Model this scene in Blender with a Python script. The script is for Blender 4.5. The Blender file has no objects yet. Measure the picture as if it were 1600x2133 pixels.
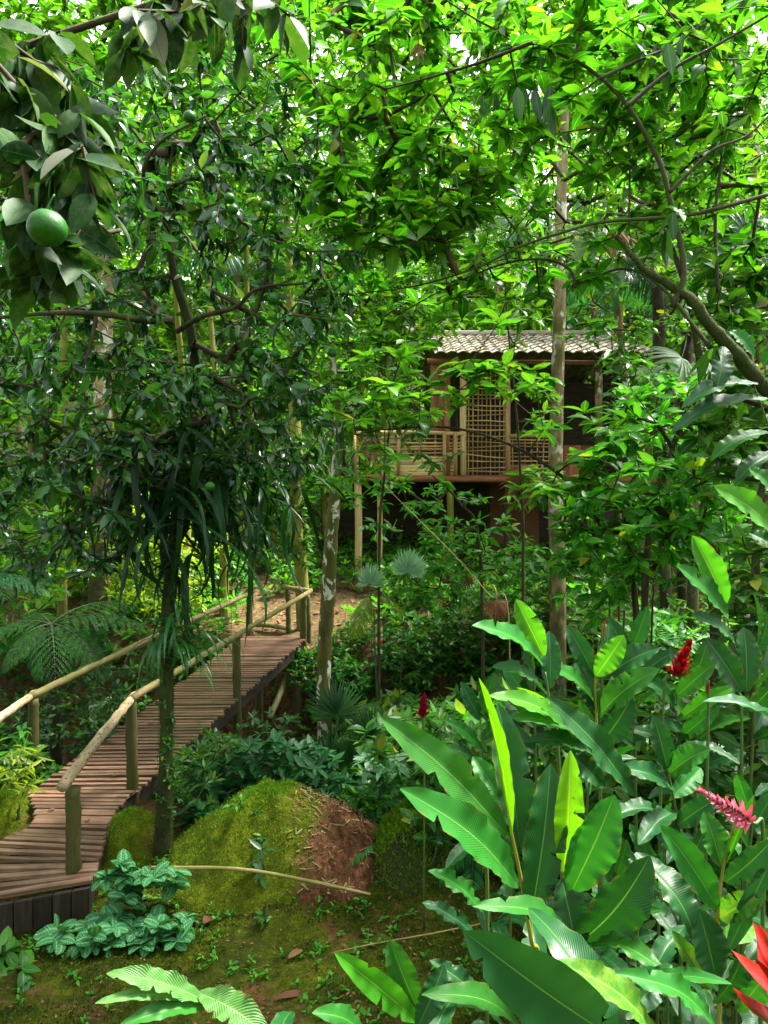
import bpy, math, random
import numpy as np
from mathutils import Vector, Matrix

R = np.random.default_rng(11)
random.seed(5)
SC = bpy.context.scene
COL = SC.collection
PI = math.pi
rad = math.radians

# ------------------------------------------------------------------ camera
CAMZ = 3.2
F = 1552.0
PITCH = math.atan(66.5 / F)
cam_d = bpy.data.cameras.new('camera')
cam_d.sensor_fit = 'VERTICAL'
cam_d.sensor_height = 24.0
cam_d.lens = 24.0 * F / 2133.0
cam_d.clip_end = 500
cam_d.clip_start = 0.05
cam = bpy.data.objects.new('camera', cam_d)
COL.objects.link(cam)
cam.location = (0, 0, CAMZ)
cam.rotation_euler = (PI / 2 - PITCH, 0, 0)
SC.camera = cam
cp, sp = math.cos(PITCH), math.sin(PITCH)


def at(px, py, Y):
    """world point seen at photo pixel (px,py) at distance Y"""
    a = (px - 800.0) / F
    b = (1066.5 - py) / F
    d = np.array([a, cp + b * sp, -sp + b * cp])
    return np.array([0, 0, CAMZ]) + d * (Y / d[1])


def atv(px, py, Y):
    a = (np.asarray(px) - 800.0) / F
    b = (1066.5 - np.asarray(py)) / F
    dx, dy, dz = a, cp + b * sp, -sp + b * cp
    s = np.asarray(Y) / dy
    return np.stack([dx * s, dy * s, CAMZ + dz * s], -1)


# ------------------------------------------------------------------ helpers
def norm(v):
    v = np.asarray(v, float)
    return v / np.maximum(np.linalg.norm(v, axis=-1, keepdims=True), 1e-9)


class Bag:
    """collects geometry for ONE mesh object"""

    def __init__(self):
        self.V, self.Q, self.T, self.U, self.M4, self.M3 = [], [], [], [], [], []
        self.n = 0

    def add(self, V, Q=None, T=None, U=None, mi=0):
        V = np.asarray(V, float).reshape(-1, 3)
        if Q is not None and len(Q):
            Q = np.asarray(Q, int).reshape(-1, 4)
            self.Q.append(Q + self.n)
            self.M4.append(np.full(len(Q), mi))
        if T is not None and len(T):
            T = np.asarray(T, int).reshape(-1, 3)
            self.T.append(T + self.n)
            self.M3.append(np.full(len(T), mi))
        self.V.append(V)
        self.U.append(np.zeros((len(V), 2)) if U is None else np.asarray(U, float).reshape(-1, 2))
        self.n += len(V)
        return self

    def build(self, name, mats, parent=None, loc=(0, 0, 0), smooth=True):
        V = np.concatenate(self.V) - np.asarray(loc, float)
        U = np.concatenate(self.U)
        Q = np.concatenate(self.Q) if self.Q else np.zeros((0, 4), int)
        T = np.concatenate(self.T) if self.T else np.zeros((0, 3), int)
        me = bpy.data.meshes.new(name)
        me.vertices.add(len(V))
        me.vertices.foreach_set('co', V.astype(np.float32).ravel())
        li = np.concatenate([Q.ravel(), T.ravel()]).astype(np.int32)
        me.loops.add(len(li))
        me.loops.foreach_set('vertex_index', li)
        me.polygons.add(len(Q) + len(T))
        tot = np.concatenate([np.full(len(Q), 4), np.full(len(T), 3)]).astype(np.int32)
        st = np.concatenate([[0], np.cumsum(tot)[:-1]]).astype(np.int32)
        me.polygons.foreach_set('loop_start', st)
        me.polygons.foreach_set('loop_total', tot)
        me.polygons.foreach_set('use_smooth', np.full(len(tot), smooth))
        mi = np.concatenate(([*self.M4] + [*self.M3]) or [np.zeros(0)]).astype(np.int32)
        me.polygons.foreach_set('material_index', mi)
        uv = me.uv_layers.new(name='uv')
        uv.data.foreach_set('uv', U[li].astype(np.float32).ravel())
        if not isinstance(mats, (list, tuple)):
            mats = [mats]
        for m in mats:
            me.materials.append(m)
        me.update(calc_edges=True)
        me.validate()
        ob = bpy.data.objects.new(name, me)
        COL.objects.link(ob)
        if parent is not None:
            ob.parent = parent
        else:
            ob.location = loc
        return ob


def tag(o, label=None, cat=None, group=None, kind=None):
    if label: o['label'] = label
    if cat: o['category'] = cat
    if group: o['group'] = group
    if kind: o['kind'] = kind
    return o


def thing(name, label, cat, loc=(0, 0, 0), group=None):
    o = bpy.data.objects.new(name, None)
    o.empty_display_size = 0.2
    COL.objects.link(o)
    o.location = loc
    return tag(o, label, cat, group)


def copy_thing(o, label, loc, rz=0.0, s=1.0, tilt=(0, 0)):
    c = o.copy()
    COL.objects.link(c)
    c.location = loc
    c.rotation_euler = (tilt[0], tilt[1], rz)
    c.scale = (s, s, s)
    c['label'] = label
    for ch in list(o.children):
        k = ch.copy()
        COL.objects.link(k)
        k.parent = c
        for g in ch.children:
            q = g.copy()
            COL.objects.link(q)
            q.parent = k
    return c


# ---- leaf geometry: many leaves at once
def leaves(bag, P, D, N, L, W, bend=0.5, fold=0.25, rows=2, p=0.85, mi=0, ex=.85):
    P = np.asarray(P, float).reshape(-1, 3)
    n = len(P)
    if n == 0: return bag
    D = norm(np.broadcast_to(D, (n, 3)))
    S = norm(np.cross(D, np.broadcast_to(N, (n, 3))))
    N = np.cross(S, D)
    L = np.broadcast_to(L, (n,)).astype(float)
    W = np.broadcast_to(W, (n,)).astype(float)
    b = np.broadcast_to(bend, (n,)).astype(float)
    b = np.where(np.abs(b) < 1e-3, 1e-3, b)
    k = 2 + 3 * rows
    V = np.zeros((n, k, 3)); U = np.zeros((n, k, 2))
    ts = np.linspace(0, 1, rows + 2)

    def mid(t):
        return P + (L * np.sin(b * t) / b)[:, None] * D - (L * (1 - np.cos(b * t)) / b)[:, None] * N

    V[:, 0] = P; U[:, 0] = (0.5, 0)
    for i in range(1, rows + 1):
        t = ts[i]
        w = (W * 0.5 * math.sin(PI * t ** p) ** ex)[:, None]
        M = mid(t)
        nr = np.cos(b * t)[:, None] * N + np.sin(b * t)[:, None] * D
        j = 1 + 3 * (i - 1)
        V[:, j] = M - S * w + nr * w * fold
        V[:, j + 1] = M
        V[:, j + 2] = M + S * w + nr * w * fold
        U[:, j] = (0, t); U[:, j + 1] = (0.5, t); U[:, j + 2] = (1, t)
    V[:, k - 1] = mid(1.0); U[:, k - 1] = (0.5, 1)
    q, t3 = [], [[0, 2, 1], [0, 3, 2]]
    for i in range(rows - 1):
        a = 1 + 3 * i
        q += [[a, a + 1, a + 4, a + 3], [a + 1, a + 2, a + 5, a + 4]]
    a = 1 + 3 * (rows - 1)
    t3 += [[a, a + 1, k - 1], [a + 1, a + 2, k - 1]]
    off = (np.arange(n) * k)[:, None, None]
    Q = (np.array(q, int)[None] + off).reshape(-1, 4) if q else None
    T = (np.array(t3, int)[None] + off).reshape(-1, 3)
    return bag.add(V.reshape(-1, 3), Q, T, U.reshape(-1, 2), mi)


def sprays(bag, tips, dirs, k, L, W, back=0.2, pitch=(0.0, 0.4), mix=0.3, bend=(0.3, 0.5), fold=0.25, rows=2,
           Lj=0.25, p=0.85, nj=0.35, ex=.85):
    """k leaves round each twig tip"""
    tips = np.asarray(tips); n = len(tips)
    if n == 0: return bag
    dirs = norm(dirs)
    T = np.repeat(tips, k, 0); TD = np.repeat(dirs, k, 0)
    m = n * k
    az = np.tile(np.arange(k) * 2.4, n) + np.repeat(R.uniform(0, 6.28, n), k) + R.normal(0, 0.3, m)
    el = R.normal(pitch[0], pitch[1], m)
    H = np.stack([np.cos(az) * np.cos(el), np.sin(az) * np.cos(el), np.sin(el)], -1)
    D = norm(H + TD * mix)
    pos = T - TD * (back * np.tile(np.linspace(1, 0, k), n) * R.uniform(0.6, 1.2, m))[:, None]
    N = np.array([0, 0, 1.0]) + R.normal(0, nj, (m, 3))
    s = R.uniform(1 - Lj, 1 + Lj, m)
    return leaves(bag, pos, D, N, L * s, W * s, R.normal(bend[0], bend[1], m), fold, rows, p, 0, ex)


def tube(bag, path, radii, sides=8, mi=0, cap=True, wob=0.0):
    path = np.asarray(path, float)
    n = len(path)
    radii = np.broadcast_to(radii, (n,)).astype(float)
    tan = np.gradient(path, axis=0)
    tan = norm(tan)
    ref = np.array([0, 0, 1.0]) if abs(tan[0][2]) < 0.9 else np.array([1.0, 0, 0])
    u = norm(np.cross(tan[0], ref))
    V = []; U = []
    length = 0
    for i in range(n):
        u = norm(u - tan[i] * np.dot(u, tan[i]))
        w = np.cross(tan[i], u)
        if i: length += np.linalg.norm(path[i] - path[i - 1])
        for j in range(sides):
            a = 2 * PI * j / sides
            r = radii[i] * (1 + (R.normal(0, wob) if wob else 0))
            V.append(path[i] + r * (math.cos(a) * u + math.sin(a) * w))
            U.append((length, j / sides * radii[i] * 6))
    Q = []
    for i in range(n - 1):
        for j in range(sides):
            k = (j + 1) % sides
            Q.append([i * sides + j, i * sides + k, (i + 1) * sides + k, (i + 1) * sides + j])
    T = []
    if cap:
        V.append(path[0]); V.append(path[-1]); U += [(0, 0), (length, 0)]
        a, b = n * sides, n * sides + 1
        for j in range(sides):
            k = (j + 1) % sides
            T += [[a, k, j], [b, (n - 1) * sides + j, (n - 1) * sides + k]]
    return bag.add(V, Q, T, U, mi)


def prisms(bag, A, B, ra, rb, sides=5, mi=0):
    A = np.asarray(A, float); B = np.asarray(B, float); n = len(A)
    if n == 0: return bag
    t = norm(B - A)
    ref = np.where(np.abs(t[:, 2:3]) < 0.9, np.array([[0, 0, 1.0]]), np.array([[1.0, 0, 0]]))
    u = norm(np.cross(t, ref)); w = np.cross(t, u)
    V = np.zeros((n, 2 * sides, 3)); U = np.zeros((n, 2 * sides, 2))
    L = np.linalg.norm(B - A, axis=1)
    for j in range(sides):
        a = 2 * PI * j / sides
        o = math.cos(a) * u + math.sin(a) * w
        V[:, j] = A + o * np.asarray(ra)[:, None]
        V[:, sides + j] = B + o * np.asarray(rb)[:, None]
        U[:, j, 1] = j / sides; U[:, sides + j, 1] = j / sides; U[:, sides + j, 0] = L
    q = [[j, (j + 1) % sides, sides + (j + 1) % sides, sides + j] for j in range(sides)]
    Q = (np.array(q)[None] + (np.arange(n) * 2 * sides)[:, None, None]).reshape(-1, 4)
    return bag.add(V.reshape(-1, 3), Q, None, U.reshape(-1, 2), mi)


def curve(pts, n=24):
    """Catmull-Rom through points"""
    P = np.asarray(pts, float)
    P = np.vstack([2 * P[0] - P[1], P, 2 * P[-1] - P[-2]])
    out = []
    seg = len(P) - 3
    for x in np.linspace(0, seg - 1e-6, n):
        i = int(x); t = x - i
        a, b, c, d = P[i], P[i + 1], P[i + 2], P[i + 3]
        out.append(0.5 * (2 * b + (c - a) * t + (2 * a - 5 * b + 4 * c - d) * t * t + (3 * b - a - 3 * c + d) * t ** 3))
    return np.array(out)


def grow(nodes0, attract, r_tip=0.004, power=0.45, step=0.35, sag=0.03, jit=0.04, rmax=9):
    """join every attractor to the nearest part of the growing skeleton; returns edges and tips"""
    nodes = [np.array(p, float) for p in nodes0]
    par = [i - 1 for i in range(len(nodes))]
    fixed = len(nodes)
    A = np.asarray(attract, float)
    d0 = np.min(np.linalg.norm(A[:, None] - np.array(nodes)[None], axis=2), axis=1)
    order = np.argsort(d0)
    buf = np.zeros((len(nodes) + len(A) * 14, 3)); m = len(nodes)
    buf[:m] = nodes
    par = list(par); tips = []
    for i in order:
        p = A[i]
        d = np.linalg.norm(buf[:m] - p, axis=1)
        j = int(np.argmin(d)); L = d[j]
        ns = min(12, max(1, int(L / step)))
        a = buf[j].copy(); prev = j
        for s in range(1, ns + 1):
            t = s / ns
            q = a + (p - a) * t
            if s < ns:
                q = q + R.normal(0, jit * L / ns + 0.004, 3) + np.array([0, 0, sag * L * math.sin(PI * t)])
            buf[m] = q; par.append(prev); prev = m; m += 1
        tips.append(prev)
    pts = buf[:m]; par = np.array(par)
    cnt = np.zeros(m); cnt[tips] = 1
    for i in range(m - 1, 0, -1):
        if par[i] >= 0: cnt[par[i]] += cnt[i]
    rr = np.minimum(r_tip * np.maximum(cnt, 1) ** power, rmax)
    e = np.array([i for i in range(fixed, m)])
    return pts, par, rr, e, np.array(tips)


def edge_mesh(bag, pts, par, rr, e, sides=5, mi=0):
    pa = par[e]
    prisms(bag, pts[pa], pts[e] + norm(pts[e] - pts[pa]) * rr[e][:, None] * 0.4, np.minimum(rr[pa], rr[e] * 1.5), rr[e], sides, mi)


def region(ells, n, zmin=-9):
    """random points in volumes given as photo ellipses: (cx,cy,rx,ry,dnear,dfar,weight)"""
    w = np.array([e[6] if len(e) > 6 else e[2] * e[3] for e in ells], float)
    c = R.choice(len(ells), n, p=w / w.sum())
    E = np.array([e[:6] for e in ells], float)[c]
    a = R.uniform(0, 2 * PI, n); r = np.sqrt(R.uniform(0, 1, n))
    X_, Y_ = E[:, 0] + E[:, 2] * r * np.cos(a), E[:, 1] + E[:, 3] * r * np.sin(a)
    P = atv(X_, Y_, R.uniform(E[:, 4], E[:, 5]))
    # natural openings in the thicket: towards the roof edge, the lattice, the railing and the far end of the bridge
    op = np.zeros(n, bool)
    for x0, x1, y0, y1 in ((935, 1150, 685, 752), (965, 1062, 840, 990), (800, 960, 900, 990), (520, 660, 1200, 1330), (1236, 1262, 740, 900)):
        op |= (X_ > x0) & (X_ < x1) & (Y_ > y0) & (Y_ < y1)
    return P[~(op & (R.uniform(0, 1, n) < .85))]


# ------------------------------------------------------------------ materials
class NT:
    def __init__(self, name):
        self.m = bpy.data.materials.new(name)
        self.m.use_nodes = True
        self.t = self.m.node_tree
        self.t.nodes.clear()
        self.out = self.t.nodes.new('ShaderNodeOutputMaterial')

    def n(self, typ, **kw):
        o = self.t.nodes.new(typ)
        for k, v in kw.items():
            if k.startswith('i_'):
                o.inputs[k[2:].replace('_', ' ')].default_value = v
            else:
                setattr(o, k, v)
        return o

    def l(self, a, b):
        self.t.links.new(a, b)

    def val(self, sock, v):
        if hasattr(v, 'is_output') or hasattr(v, 'links'):
            self.l(v, sock)
        else:
            sock.default_value = v

    def math(self, op, a, b=0.0, clamp=False):
        o = self.n('ShaderNodeMath', operation=op, use_clamp=clamp)
        self.val(o.inputs[0], a); self.val(o.inputs[1], b)
        return o.outputs[0]

    def mix(self, f, a, b, blend='MIX'):
        o = self.n('ShaderNodeMix', data_type='RGBA', blend_type=blend)
        self.val(o.inputs[0], f)
        for s, v in ((o.inputs[6], a), (o.inputs[7], b)):
            if isinstance(v, tuple): v = (*v, 1) if len(v) == 3 else v
            self.val(s, v)
        return o.outputs[2]

    def ramp(self, f, stops):
        o = self.n('ShaderNodeValToRGB')
        cr = o.color_ramp
        while len(cr.elements) > len(stops): cr.elements.remove(cr.elements[-1])
        while len(cr.elements) < len(stops): cr.elements.new(0.5)
        for e, (p, c) in zip(cr.elements, stops):
            e.position = p
            e.color = (*c, 1) if not isinstance(c, (int, float)) else (c, c, c, 1)
        self.val(o.inputs[0], f)
        return o.outputs[0]

    def noise(self, vec, scale, detail=4, rough=0.55, out=0, dist=0.0):
        o = self.n('ShaderNodeTexNoise', i_Scale=scale, i_Detail=detail, i_Roughness=rough, i_Distortion=dist)
        if vec is not None: self.l(vec, o.inputs['Vector'])
        return o.outputs[out]

    def coord(self, which='Object', scale=None):
        o = self.n('ShaderNodeTexCoord').outputs[which]
        if scale:
            mp = self.n('ShaderNodeMapping')
            mp.inputs['Scale'].default_value = scale
            self.l(o, mp.inputs['Vector'])
            o = mp.outputs[0]
        return o

    def bump(self, h, s=0.3, d=0.02):
        o = self.n('ShaderNodeBump', i_Strength=s, i_Distance=d)
        self.l(h, o.inputs['Height'])
        return o.outputs[0]


def hsv(c, f):
    return tuple(min(1, x * f) for x in c)


def leaf_mat(name, cols, trans=0.35, rough=0.4, spec=0.5, tgain=1.6, rib=None, rib_w=0.035, vein=0.0, vein_n=26,
             spots=None, odd=None, band=None, ttint=(1.15, 1.1, 0.35)):
    t = NT(name)
    geo = t.n('ShaderNodeNewGeometry')
    oi = t.n('ShaderNodeObjectInfo')
    rnd = geo.outputs['Random Per Island']
    st = [(i / max(1, len(cols) - 1), c) for i, c in enumerate(cols)]
    if odd: st = [(p * 0.955, c) for p, c in st] + [(0.985, odd)]
    col = t.ramp(rnd, st)
    # every copy of a plant leans a little in tone
    hs = t.n('ShaderNodeHueSaturation', i_Saturation=1.0)
    t.l(t.math('ADD', t.math('MULTIPLY', oi.outputs['Random'], 0.03), 0.485), hs.inputs['Hue'])
    t.l(t.math('ADD', t.math('MULTIPLY', oi.outputs['Random'], 0.4), 0.8), hs.inputs['Value'])
    t.l(col, hs.inputs['Color'])
    col = hs.outputs[0]
    uv = t.n('ShaderNodeUVMap', uv_map='uv')
    sep = t.n('ShaderNodeSeparateXYZ')
    t.l(uv.outputs[0], sep.inputs[0])
    au = t.math('ABSOLUTE', t.math('SUBTRACT', sep.outputs[0], 0.5))
    nz = t.noise(t.coord('Object'), 9.0, 3)
    col = t.mix(t.math('MULTIPLY', nz, 0.5), col, hsv(cols[0], 0.75))
    nrm = None
    if vein:
        ph = t.math('SUBTRACT', t.math('MULTIPLY', sep.outputs[1], float(vein_n)), t.math('MULTIPLY', au, vein_n * 0.42))
        wv = t.math('SINE', t.math('MULTIPLY', ph, 6.283))
        nrm = t.bump(wv, 0.9 * min(1, vein * 2), 0.004)
        f = t.math('MULTIPLY', t.math('POWER', t.math('ADD', t.math('MULTIPLY', wv, 0.5), 0.5), 3.0), vein)
        col = t.mix(f, col, hsv(cols[-1], 1.5))
    if band:
        f = t.ramp(au, [(0.0, 0), (0.08, 0.0), (0.19, 0.95), (0.31, 0.0), (1, 0)])
        col = t.mix(f, col, band)
    if rib:
        f = t.math('LESS_THAN', au, rib_w)
        col = t.mix(t.math('MULTIPLY', f, 0.85), col, rib)
    if spots:
        f = t.ramp(t.noise(t.coord('Object'), 26.0, 5, 0.75), [(0.46, 0), (0.6, 1)])
        col = t.mix(t.math('MULTIPLY', f, spots[1]), col, spots[0])
    if vein:
        # dry brown nicks on the margin, small spots and broad tone drift
        oc = t.coord('Object')
        e_ = t.math('ADD', t.math('MULTIPLY', au, 2.0), t.math('MULTIPLY', t.math('SUBTRACT', t.noise(oc, 16, 4, .7), .5), 1.3))
        f = t.ramp(e_, [(0.985, 0), (1.0, 1)])
        col = t.mix(t.math('MULTIPLY', f, .75), col, (.1, .075, .02))
        f = t.ramp(t.noise(oc, 55, 2, .5), [(0.7, 0), (0.73, 1)])
        col = t.mix(t.math('MULTIPLY', f, .7), col, (.03, .035, .01))
        col = t.mix(t.math('MULTIPLY', t.noise(oc, 3.5, 3), .5), col, hsv(cols[-1], 1.15))
    pb = t.n('ShaderNodeBsdfPrincipled', i_Roughness=rough)
    pb.inputs['Specular IOR Level'].default_value = spec
    t.l(col, pb.inputs['Base Color'])
    if nrm is not None: t.l(nrm, pb.inputs['Normal'])
    tr = t.n('ShaderNodeBsdfTranslucent')
    tc = t.mix(1.0, col, tuple(tgain * x for x in ttint), 'MULTIPLY')
    t.l(tc, tr.inputs['Color'])
    mx = t.n('ShaderNodeMixShader')
    mx.inputs[0].default_value = trans
    t.l(pb.outputs[0], mx.inputs[1]); t.l(tr.outputs[0], mx.inputs[2])
    t.l(mx.outputs[0], t.out.inputs['Surface'])
    return t.m


def bark_mat(name, dark, mid, light, moss=None, moss_amt=0.5, lichen=None, lich=0.6, scale=9.0, stretch=(1, 1, 0.3), bump=0.5, rough=0.85, low=None):
    t = NT(name)
    c = t.coord('Object', stretch)
    nz = t.noise(c, scale, 6, 0.65)
    col = t.ramp(nz, [(0.3, dark), (0.5, mid), (0.7, light)])
    big = t.noise(t.coord('Object'), 2.2, 4, 0.6)
    if moss:
        f = t.ramp(big, [(0.62 - moss_amt * 0.35, 0), (0.74 - moss_amt * 0.3, 1)])
        col = t.mix(f, col, moss)
    if lichen:
        f = t.ramp(t.noise(t.coord('Object', (1, 1, 0.6)), 5.5, 5, 0.6, dist=0.6), [(lich, 0), (lich + 0.03, 1)])
        col = t.mix(f, col, lichen)
    if low:      # moss creeps up from the foot of the trunk
        sx = t.n('ShaderNodeSeparateXYZ'); t.l(t.coord('Object'), sx.inputs[0])
        h_ = t.math('ADD', t.math('MULTIPLY', sx.outputs[2], 1 / low[1]), t.math('MULTIPLY', t.math('SUBTRACT', nz, .5), 1.2))
        f = t.ramp(h_, [(.45, 1), (1.0, 0)])
        col = t.mix(t.math('MULTIPLY', f, .85), col, low[0])
    pb = t.n('ShaderNodeBsdfPrincipled', i_Roughness=rough)
    pb.inputs['Specular IOR Level'].default_value = 0.25
    t.l(col, pb.inputs['Base Color'])
    t.l(t.bump(nz, bump, 0.03), pb.inputs['Normal'])
    t.l(pb.outputs[0], t.out.inputs['Surface'])
    return t.m


def wood_mat(name, cols, moss=None, moss_amt=0.3, uvs=(1.5, 40), rough=0.6, spec=0.35, bump=0.4, spots=None):
    """sawn or round wood; uv.x runs along the grain in metres"""
    t = NT(name)
    geo = t.n('ShaderNodeNewGeometry')
    rnd = geo.outputs['Random Per Island']
    uv = t.n('ShaderNodeUVMap', uv_map='uv')
    mp = t.n('ShaderNodeMapping')
    mp.inputs['Scale'].default_value = (uvs[0], uvs[1], 1)
    t.l(uv.outputs[0], mp.inputs['Vector'])
    cb = t.n('ShaderNodeCombineXYZ')
    t.l(t.math('MULTIPLY', rnd, 37.0), cb.inputs[0]); t.l(t.math('MULTIPLY', rnd, 91.0), cb.inputs[1])
    t.l(cb.outputs[0], mp.inputs['Location'])
    nz = t.noise(mp.outputs[0], 1.0, 6, 0.65)
    col = t.ramp(nz, [(0.25, cols[0]), (0.5, cols[1]), (0.75, cols[2])])
    v = t.math('ADD', t.math('MULTIPLY', rnd, 0.85), 0.55)
    hs = t.n('ShaderNodeHueSaturation')
    t.l(v, hs.inputs['Value']); t.l(col, hs.inputs['Color'])
    col = hs.outputs[0]
    big = t.noise(t.coord('Object'), 3.0, 5, 0.65)
    if moss:
        f = t.ramp(big, [(0.62 - moss_amt * 0.35, 0), (0.8 - moss_amt * 0.3, 0.9)])
        col = t.mix(f, col, moss)
    if spots:
        f = t.ramp(t.noise(t.coord('Object'), 38.0, 2, 0.4), [(0.62, 0), (0.66, 1)])
        col = t.mix(f, col, spots)
    pb = t.n('ShaderNodeBsdfPrincipled', i_Roughness=rough)
    pb.inputs['Specular IOR Level'].default_value = spec
    t.l(col, pb.inputs['Base Color'])
    t.l(t.bump(nz, bump, 0.01), pb.inputs['Normal'])
    t.l(pb.outputs[0], t.out.inputs['Surface'])
    return t.m


def plain(name, col, rough=0.6, spec=0.4, var=0.3, scale=12):
    t = NT(name)
    nz = t.noise(t.coord('Object'), scale, 5, 0.6)
    c = t.mix(nz, hsv(col, 1 - var), hsv(col, 1 + var))
    pb = t.n('ShaderNodeBsdfPrincipled', i_Roughness=rough)
    pb.inputs['Specular IOR Level'].default_value = spec
    t.l(c, pb.inputs['Base Color'])
    t.l(t.bump(nz, 0.2, 0.01), pb.inputs['Normal'])
    t.l(pb.outputs[0], t.out.inputs['Surface'])
    return t.m


M = {}
M['citrus'] = leaf_mat('citrus_leaf', [(.003, .022, .005), (.008, .05, .008), (.016, .09, .012), (.035, .15, .018), (.08, .23, .03)], 0.32, 0.24, 0.55, rib=(.05, .12, .04), rib_w=.03, odd=(.12, .2, .06))
M['citrus_near'] = leaf_mat('citrus_leaf_close', [(.003, .024, .005), (.006, .042, .008), (.013, .075, .011), (.03, .12, .015)], 0.3, 0.5, 0.12, rib=(.03, .08, .025), rib_w=.02, spots=((.13, .16, .1), .22), odd=(.2, .22, .16))
M['lime'] = leaf_mat('bright_green_leaf', [(.012, .07, .006), (.028, .13, .008), (.055, .2, .01), (.1, .27, .014)], 0.48, 0.42, 0.22, rib=(.1, .26, .04), rib_w=.03, tgain=1.85, odd=(.16, .28, .02), ttint=(.98, 1.1, .3))
M['bright'] = leaf_mat('bright_leaf', [(.022, .12, .01), (.042, .19, .013), (.075, .26, .018), (.12, .32, .02)], 0.42, 0.36, 0.25, rib=(.16, .34, .07), odd=(.3, .3, .03))
M['mid'] = leaf_mat('green_leaf', [(.014, .075, .01), (.03, .13, .014), (.05, .185, .018), (.085, .24, .022)], 0.38, 0.38, 0.3, rib=(.1, .24, .06), odd=(.25, .28, .03))
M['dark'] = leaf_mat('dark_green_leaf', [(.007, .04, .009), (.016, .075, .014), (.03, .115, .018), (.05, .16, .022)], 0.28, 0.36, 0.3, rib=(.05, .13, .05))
M['blue'] = leaf_mat('blue_green_leaf', [(.01, .075, .022), (.02, .12, .035), (.036, .165, .05)], 0.25, 0.42, 0.2, rib=(.06, .18, .08))
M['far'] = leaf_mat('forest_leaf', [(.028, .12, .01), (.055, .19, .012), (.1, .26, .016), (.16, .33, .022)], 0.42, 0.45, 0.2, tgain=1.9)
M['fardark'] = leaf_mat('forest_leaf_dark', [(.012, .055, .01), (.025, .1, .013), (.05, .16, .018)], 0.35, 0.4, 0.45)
M['yellow'] = leaf_mat('yellow_green_leaf', [(.1, .2, .012), (.2, .32, .02), (.32, .42, .03)], 0.5, 0.45, 0.4, tgain=1.9)
M['fern'] = leaf_mat('fern_leaf', [(.014, .09, .016), (.028, .15, .022), (.055, .22, .03)], 0.35, 0.42, 0.15)
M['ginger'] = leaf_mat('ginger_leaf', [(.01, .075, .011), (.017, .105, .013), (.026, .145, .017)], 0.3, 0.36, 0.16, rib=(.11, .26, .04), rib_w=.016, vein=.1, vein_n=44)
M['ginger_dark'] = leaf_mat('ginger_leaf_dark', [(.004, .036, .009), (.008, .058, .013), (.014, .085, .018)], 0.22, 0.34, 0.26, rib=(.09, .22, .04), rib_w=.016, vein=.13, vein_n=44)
M['ginger_plain'] = leaf_mat('ginger_leaf_shaded', [(.004, .032, .006), (.008, .055, .009), (.014, .08, .012)], 0.25, 0.3, 0.3, rib=(.06, .16, .03), rib_w=.012)  # veinless copy, darkened to stand for the shadow on the nearest leaf
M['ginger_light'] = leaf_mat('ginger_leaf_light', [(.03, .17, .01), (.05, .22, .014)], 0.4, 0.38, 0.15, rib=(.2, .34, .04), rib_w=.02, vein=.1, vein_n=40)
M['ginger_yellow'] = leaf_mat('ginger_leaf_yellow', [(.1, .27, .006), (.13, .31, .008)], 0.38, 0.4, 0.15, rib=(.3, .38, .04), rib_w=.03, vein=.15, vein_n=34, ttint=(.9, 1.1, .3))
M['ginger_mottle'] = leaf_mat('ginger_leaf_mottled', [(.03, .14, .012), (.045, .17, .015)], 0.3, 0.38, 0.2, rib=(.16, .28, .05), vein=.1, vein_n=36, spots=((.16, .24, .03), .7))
M['pale'] = leaf_mat('pale_leaf', [(.035, .13, .022), (.06, .17, .034)], 0.3, 0.42, 0.2, rib=(.2, .32, .09), rib_w=.02, vein=.2, vein_n=24, spots=((.1, .21, .07), .7))
M['prayer'] = leaf_mat('striped_leaf', [(.02, .14, .036), (.034, .19, .05)], 0.2, 0.45, 0.2, rib=(.1, .26, .13), rib_w=.03, vein=.3, vein_n=8, band=(.2, .42, .23))
M['palm'] = leaf_mat('palm_leaf', [(.012, .075, .03), (.025, .12, .045), (.05, .18, .06)], 0.3, 0.35, 0.55)
M['palm_pale'] = leaf_mat('palm_leaf_pale', [(.16, .28, .16), (.28, .4, .26), (.4, .5, .36)], 0.3, 0.4, 0.5)
M['palm_green'] = leaf_mat('palm_leaf_silver_green', [(.14, .36, .2), (.22, .44, .28), (.32, .52, .36)], 0.3, 0.4, 0.5)
M['dry'] = leaf_mat('dry_leaf', [(.1, .045, .02), (.2, .1, .045), (.34, .2, .11)], 0.2, 0.7, 0.2, ttint=(1, .7, .4))
M['strap'] = leaf_mat('strap_leaf', [(.003, .018, .005), (.007, .04, .009), (.018, .08, .015)], 0.2, 0.34, 0.18)
M['strap_light'] = leaf_mat('strap_leaf_light', [(.02, .1, .02), (.035, .15, .025)], 0.3, 0.36, 0.5)
M['moss_tuft'] = leaf_mat('moss_tuft', [(.038, .1, .004), (.09, .19, .006), (.17, .3, .01)], 0.2, 0.8, 0.12)
M['moss_dark'] = leaf_mat('moss_tuft_dark', [(.02, .045, .003), (.045, .085, .004), (.085, .14, .006)], 0.2, 0.8, 0.12)
M['moss_black'] = leaf_mat('moss_tuft_black', [(.012, .028, .003), (.024, .05, .005), (.05, .085, .008)], 0.2, 0.8, 0.12)
M['red'] = leaf_mat('red_bract', [(.16, 0, .01), (.27, .001, .016), (.38, .004, .025)], 0.2, 0.3, 0.45, ttint=(1, .05, .05))
M['pink'] = leaf_mat('pink_bract', [(.4, .07, .13), (.52, .17, .23), (.6, .32, .37)], 0.25, 0.38, 0.4, ttint=(1, .35, .45))
M['bark'] = bark_mat('bark_dark', (.012, .009, .006), (.03, .022, .013), (.07, .05, .03), moss=(.035, .05, .008), moss_amt=.45)
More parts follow.
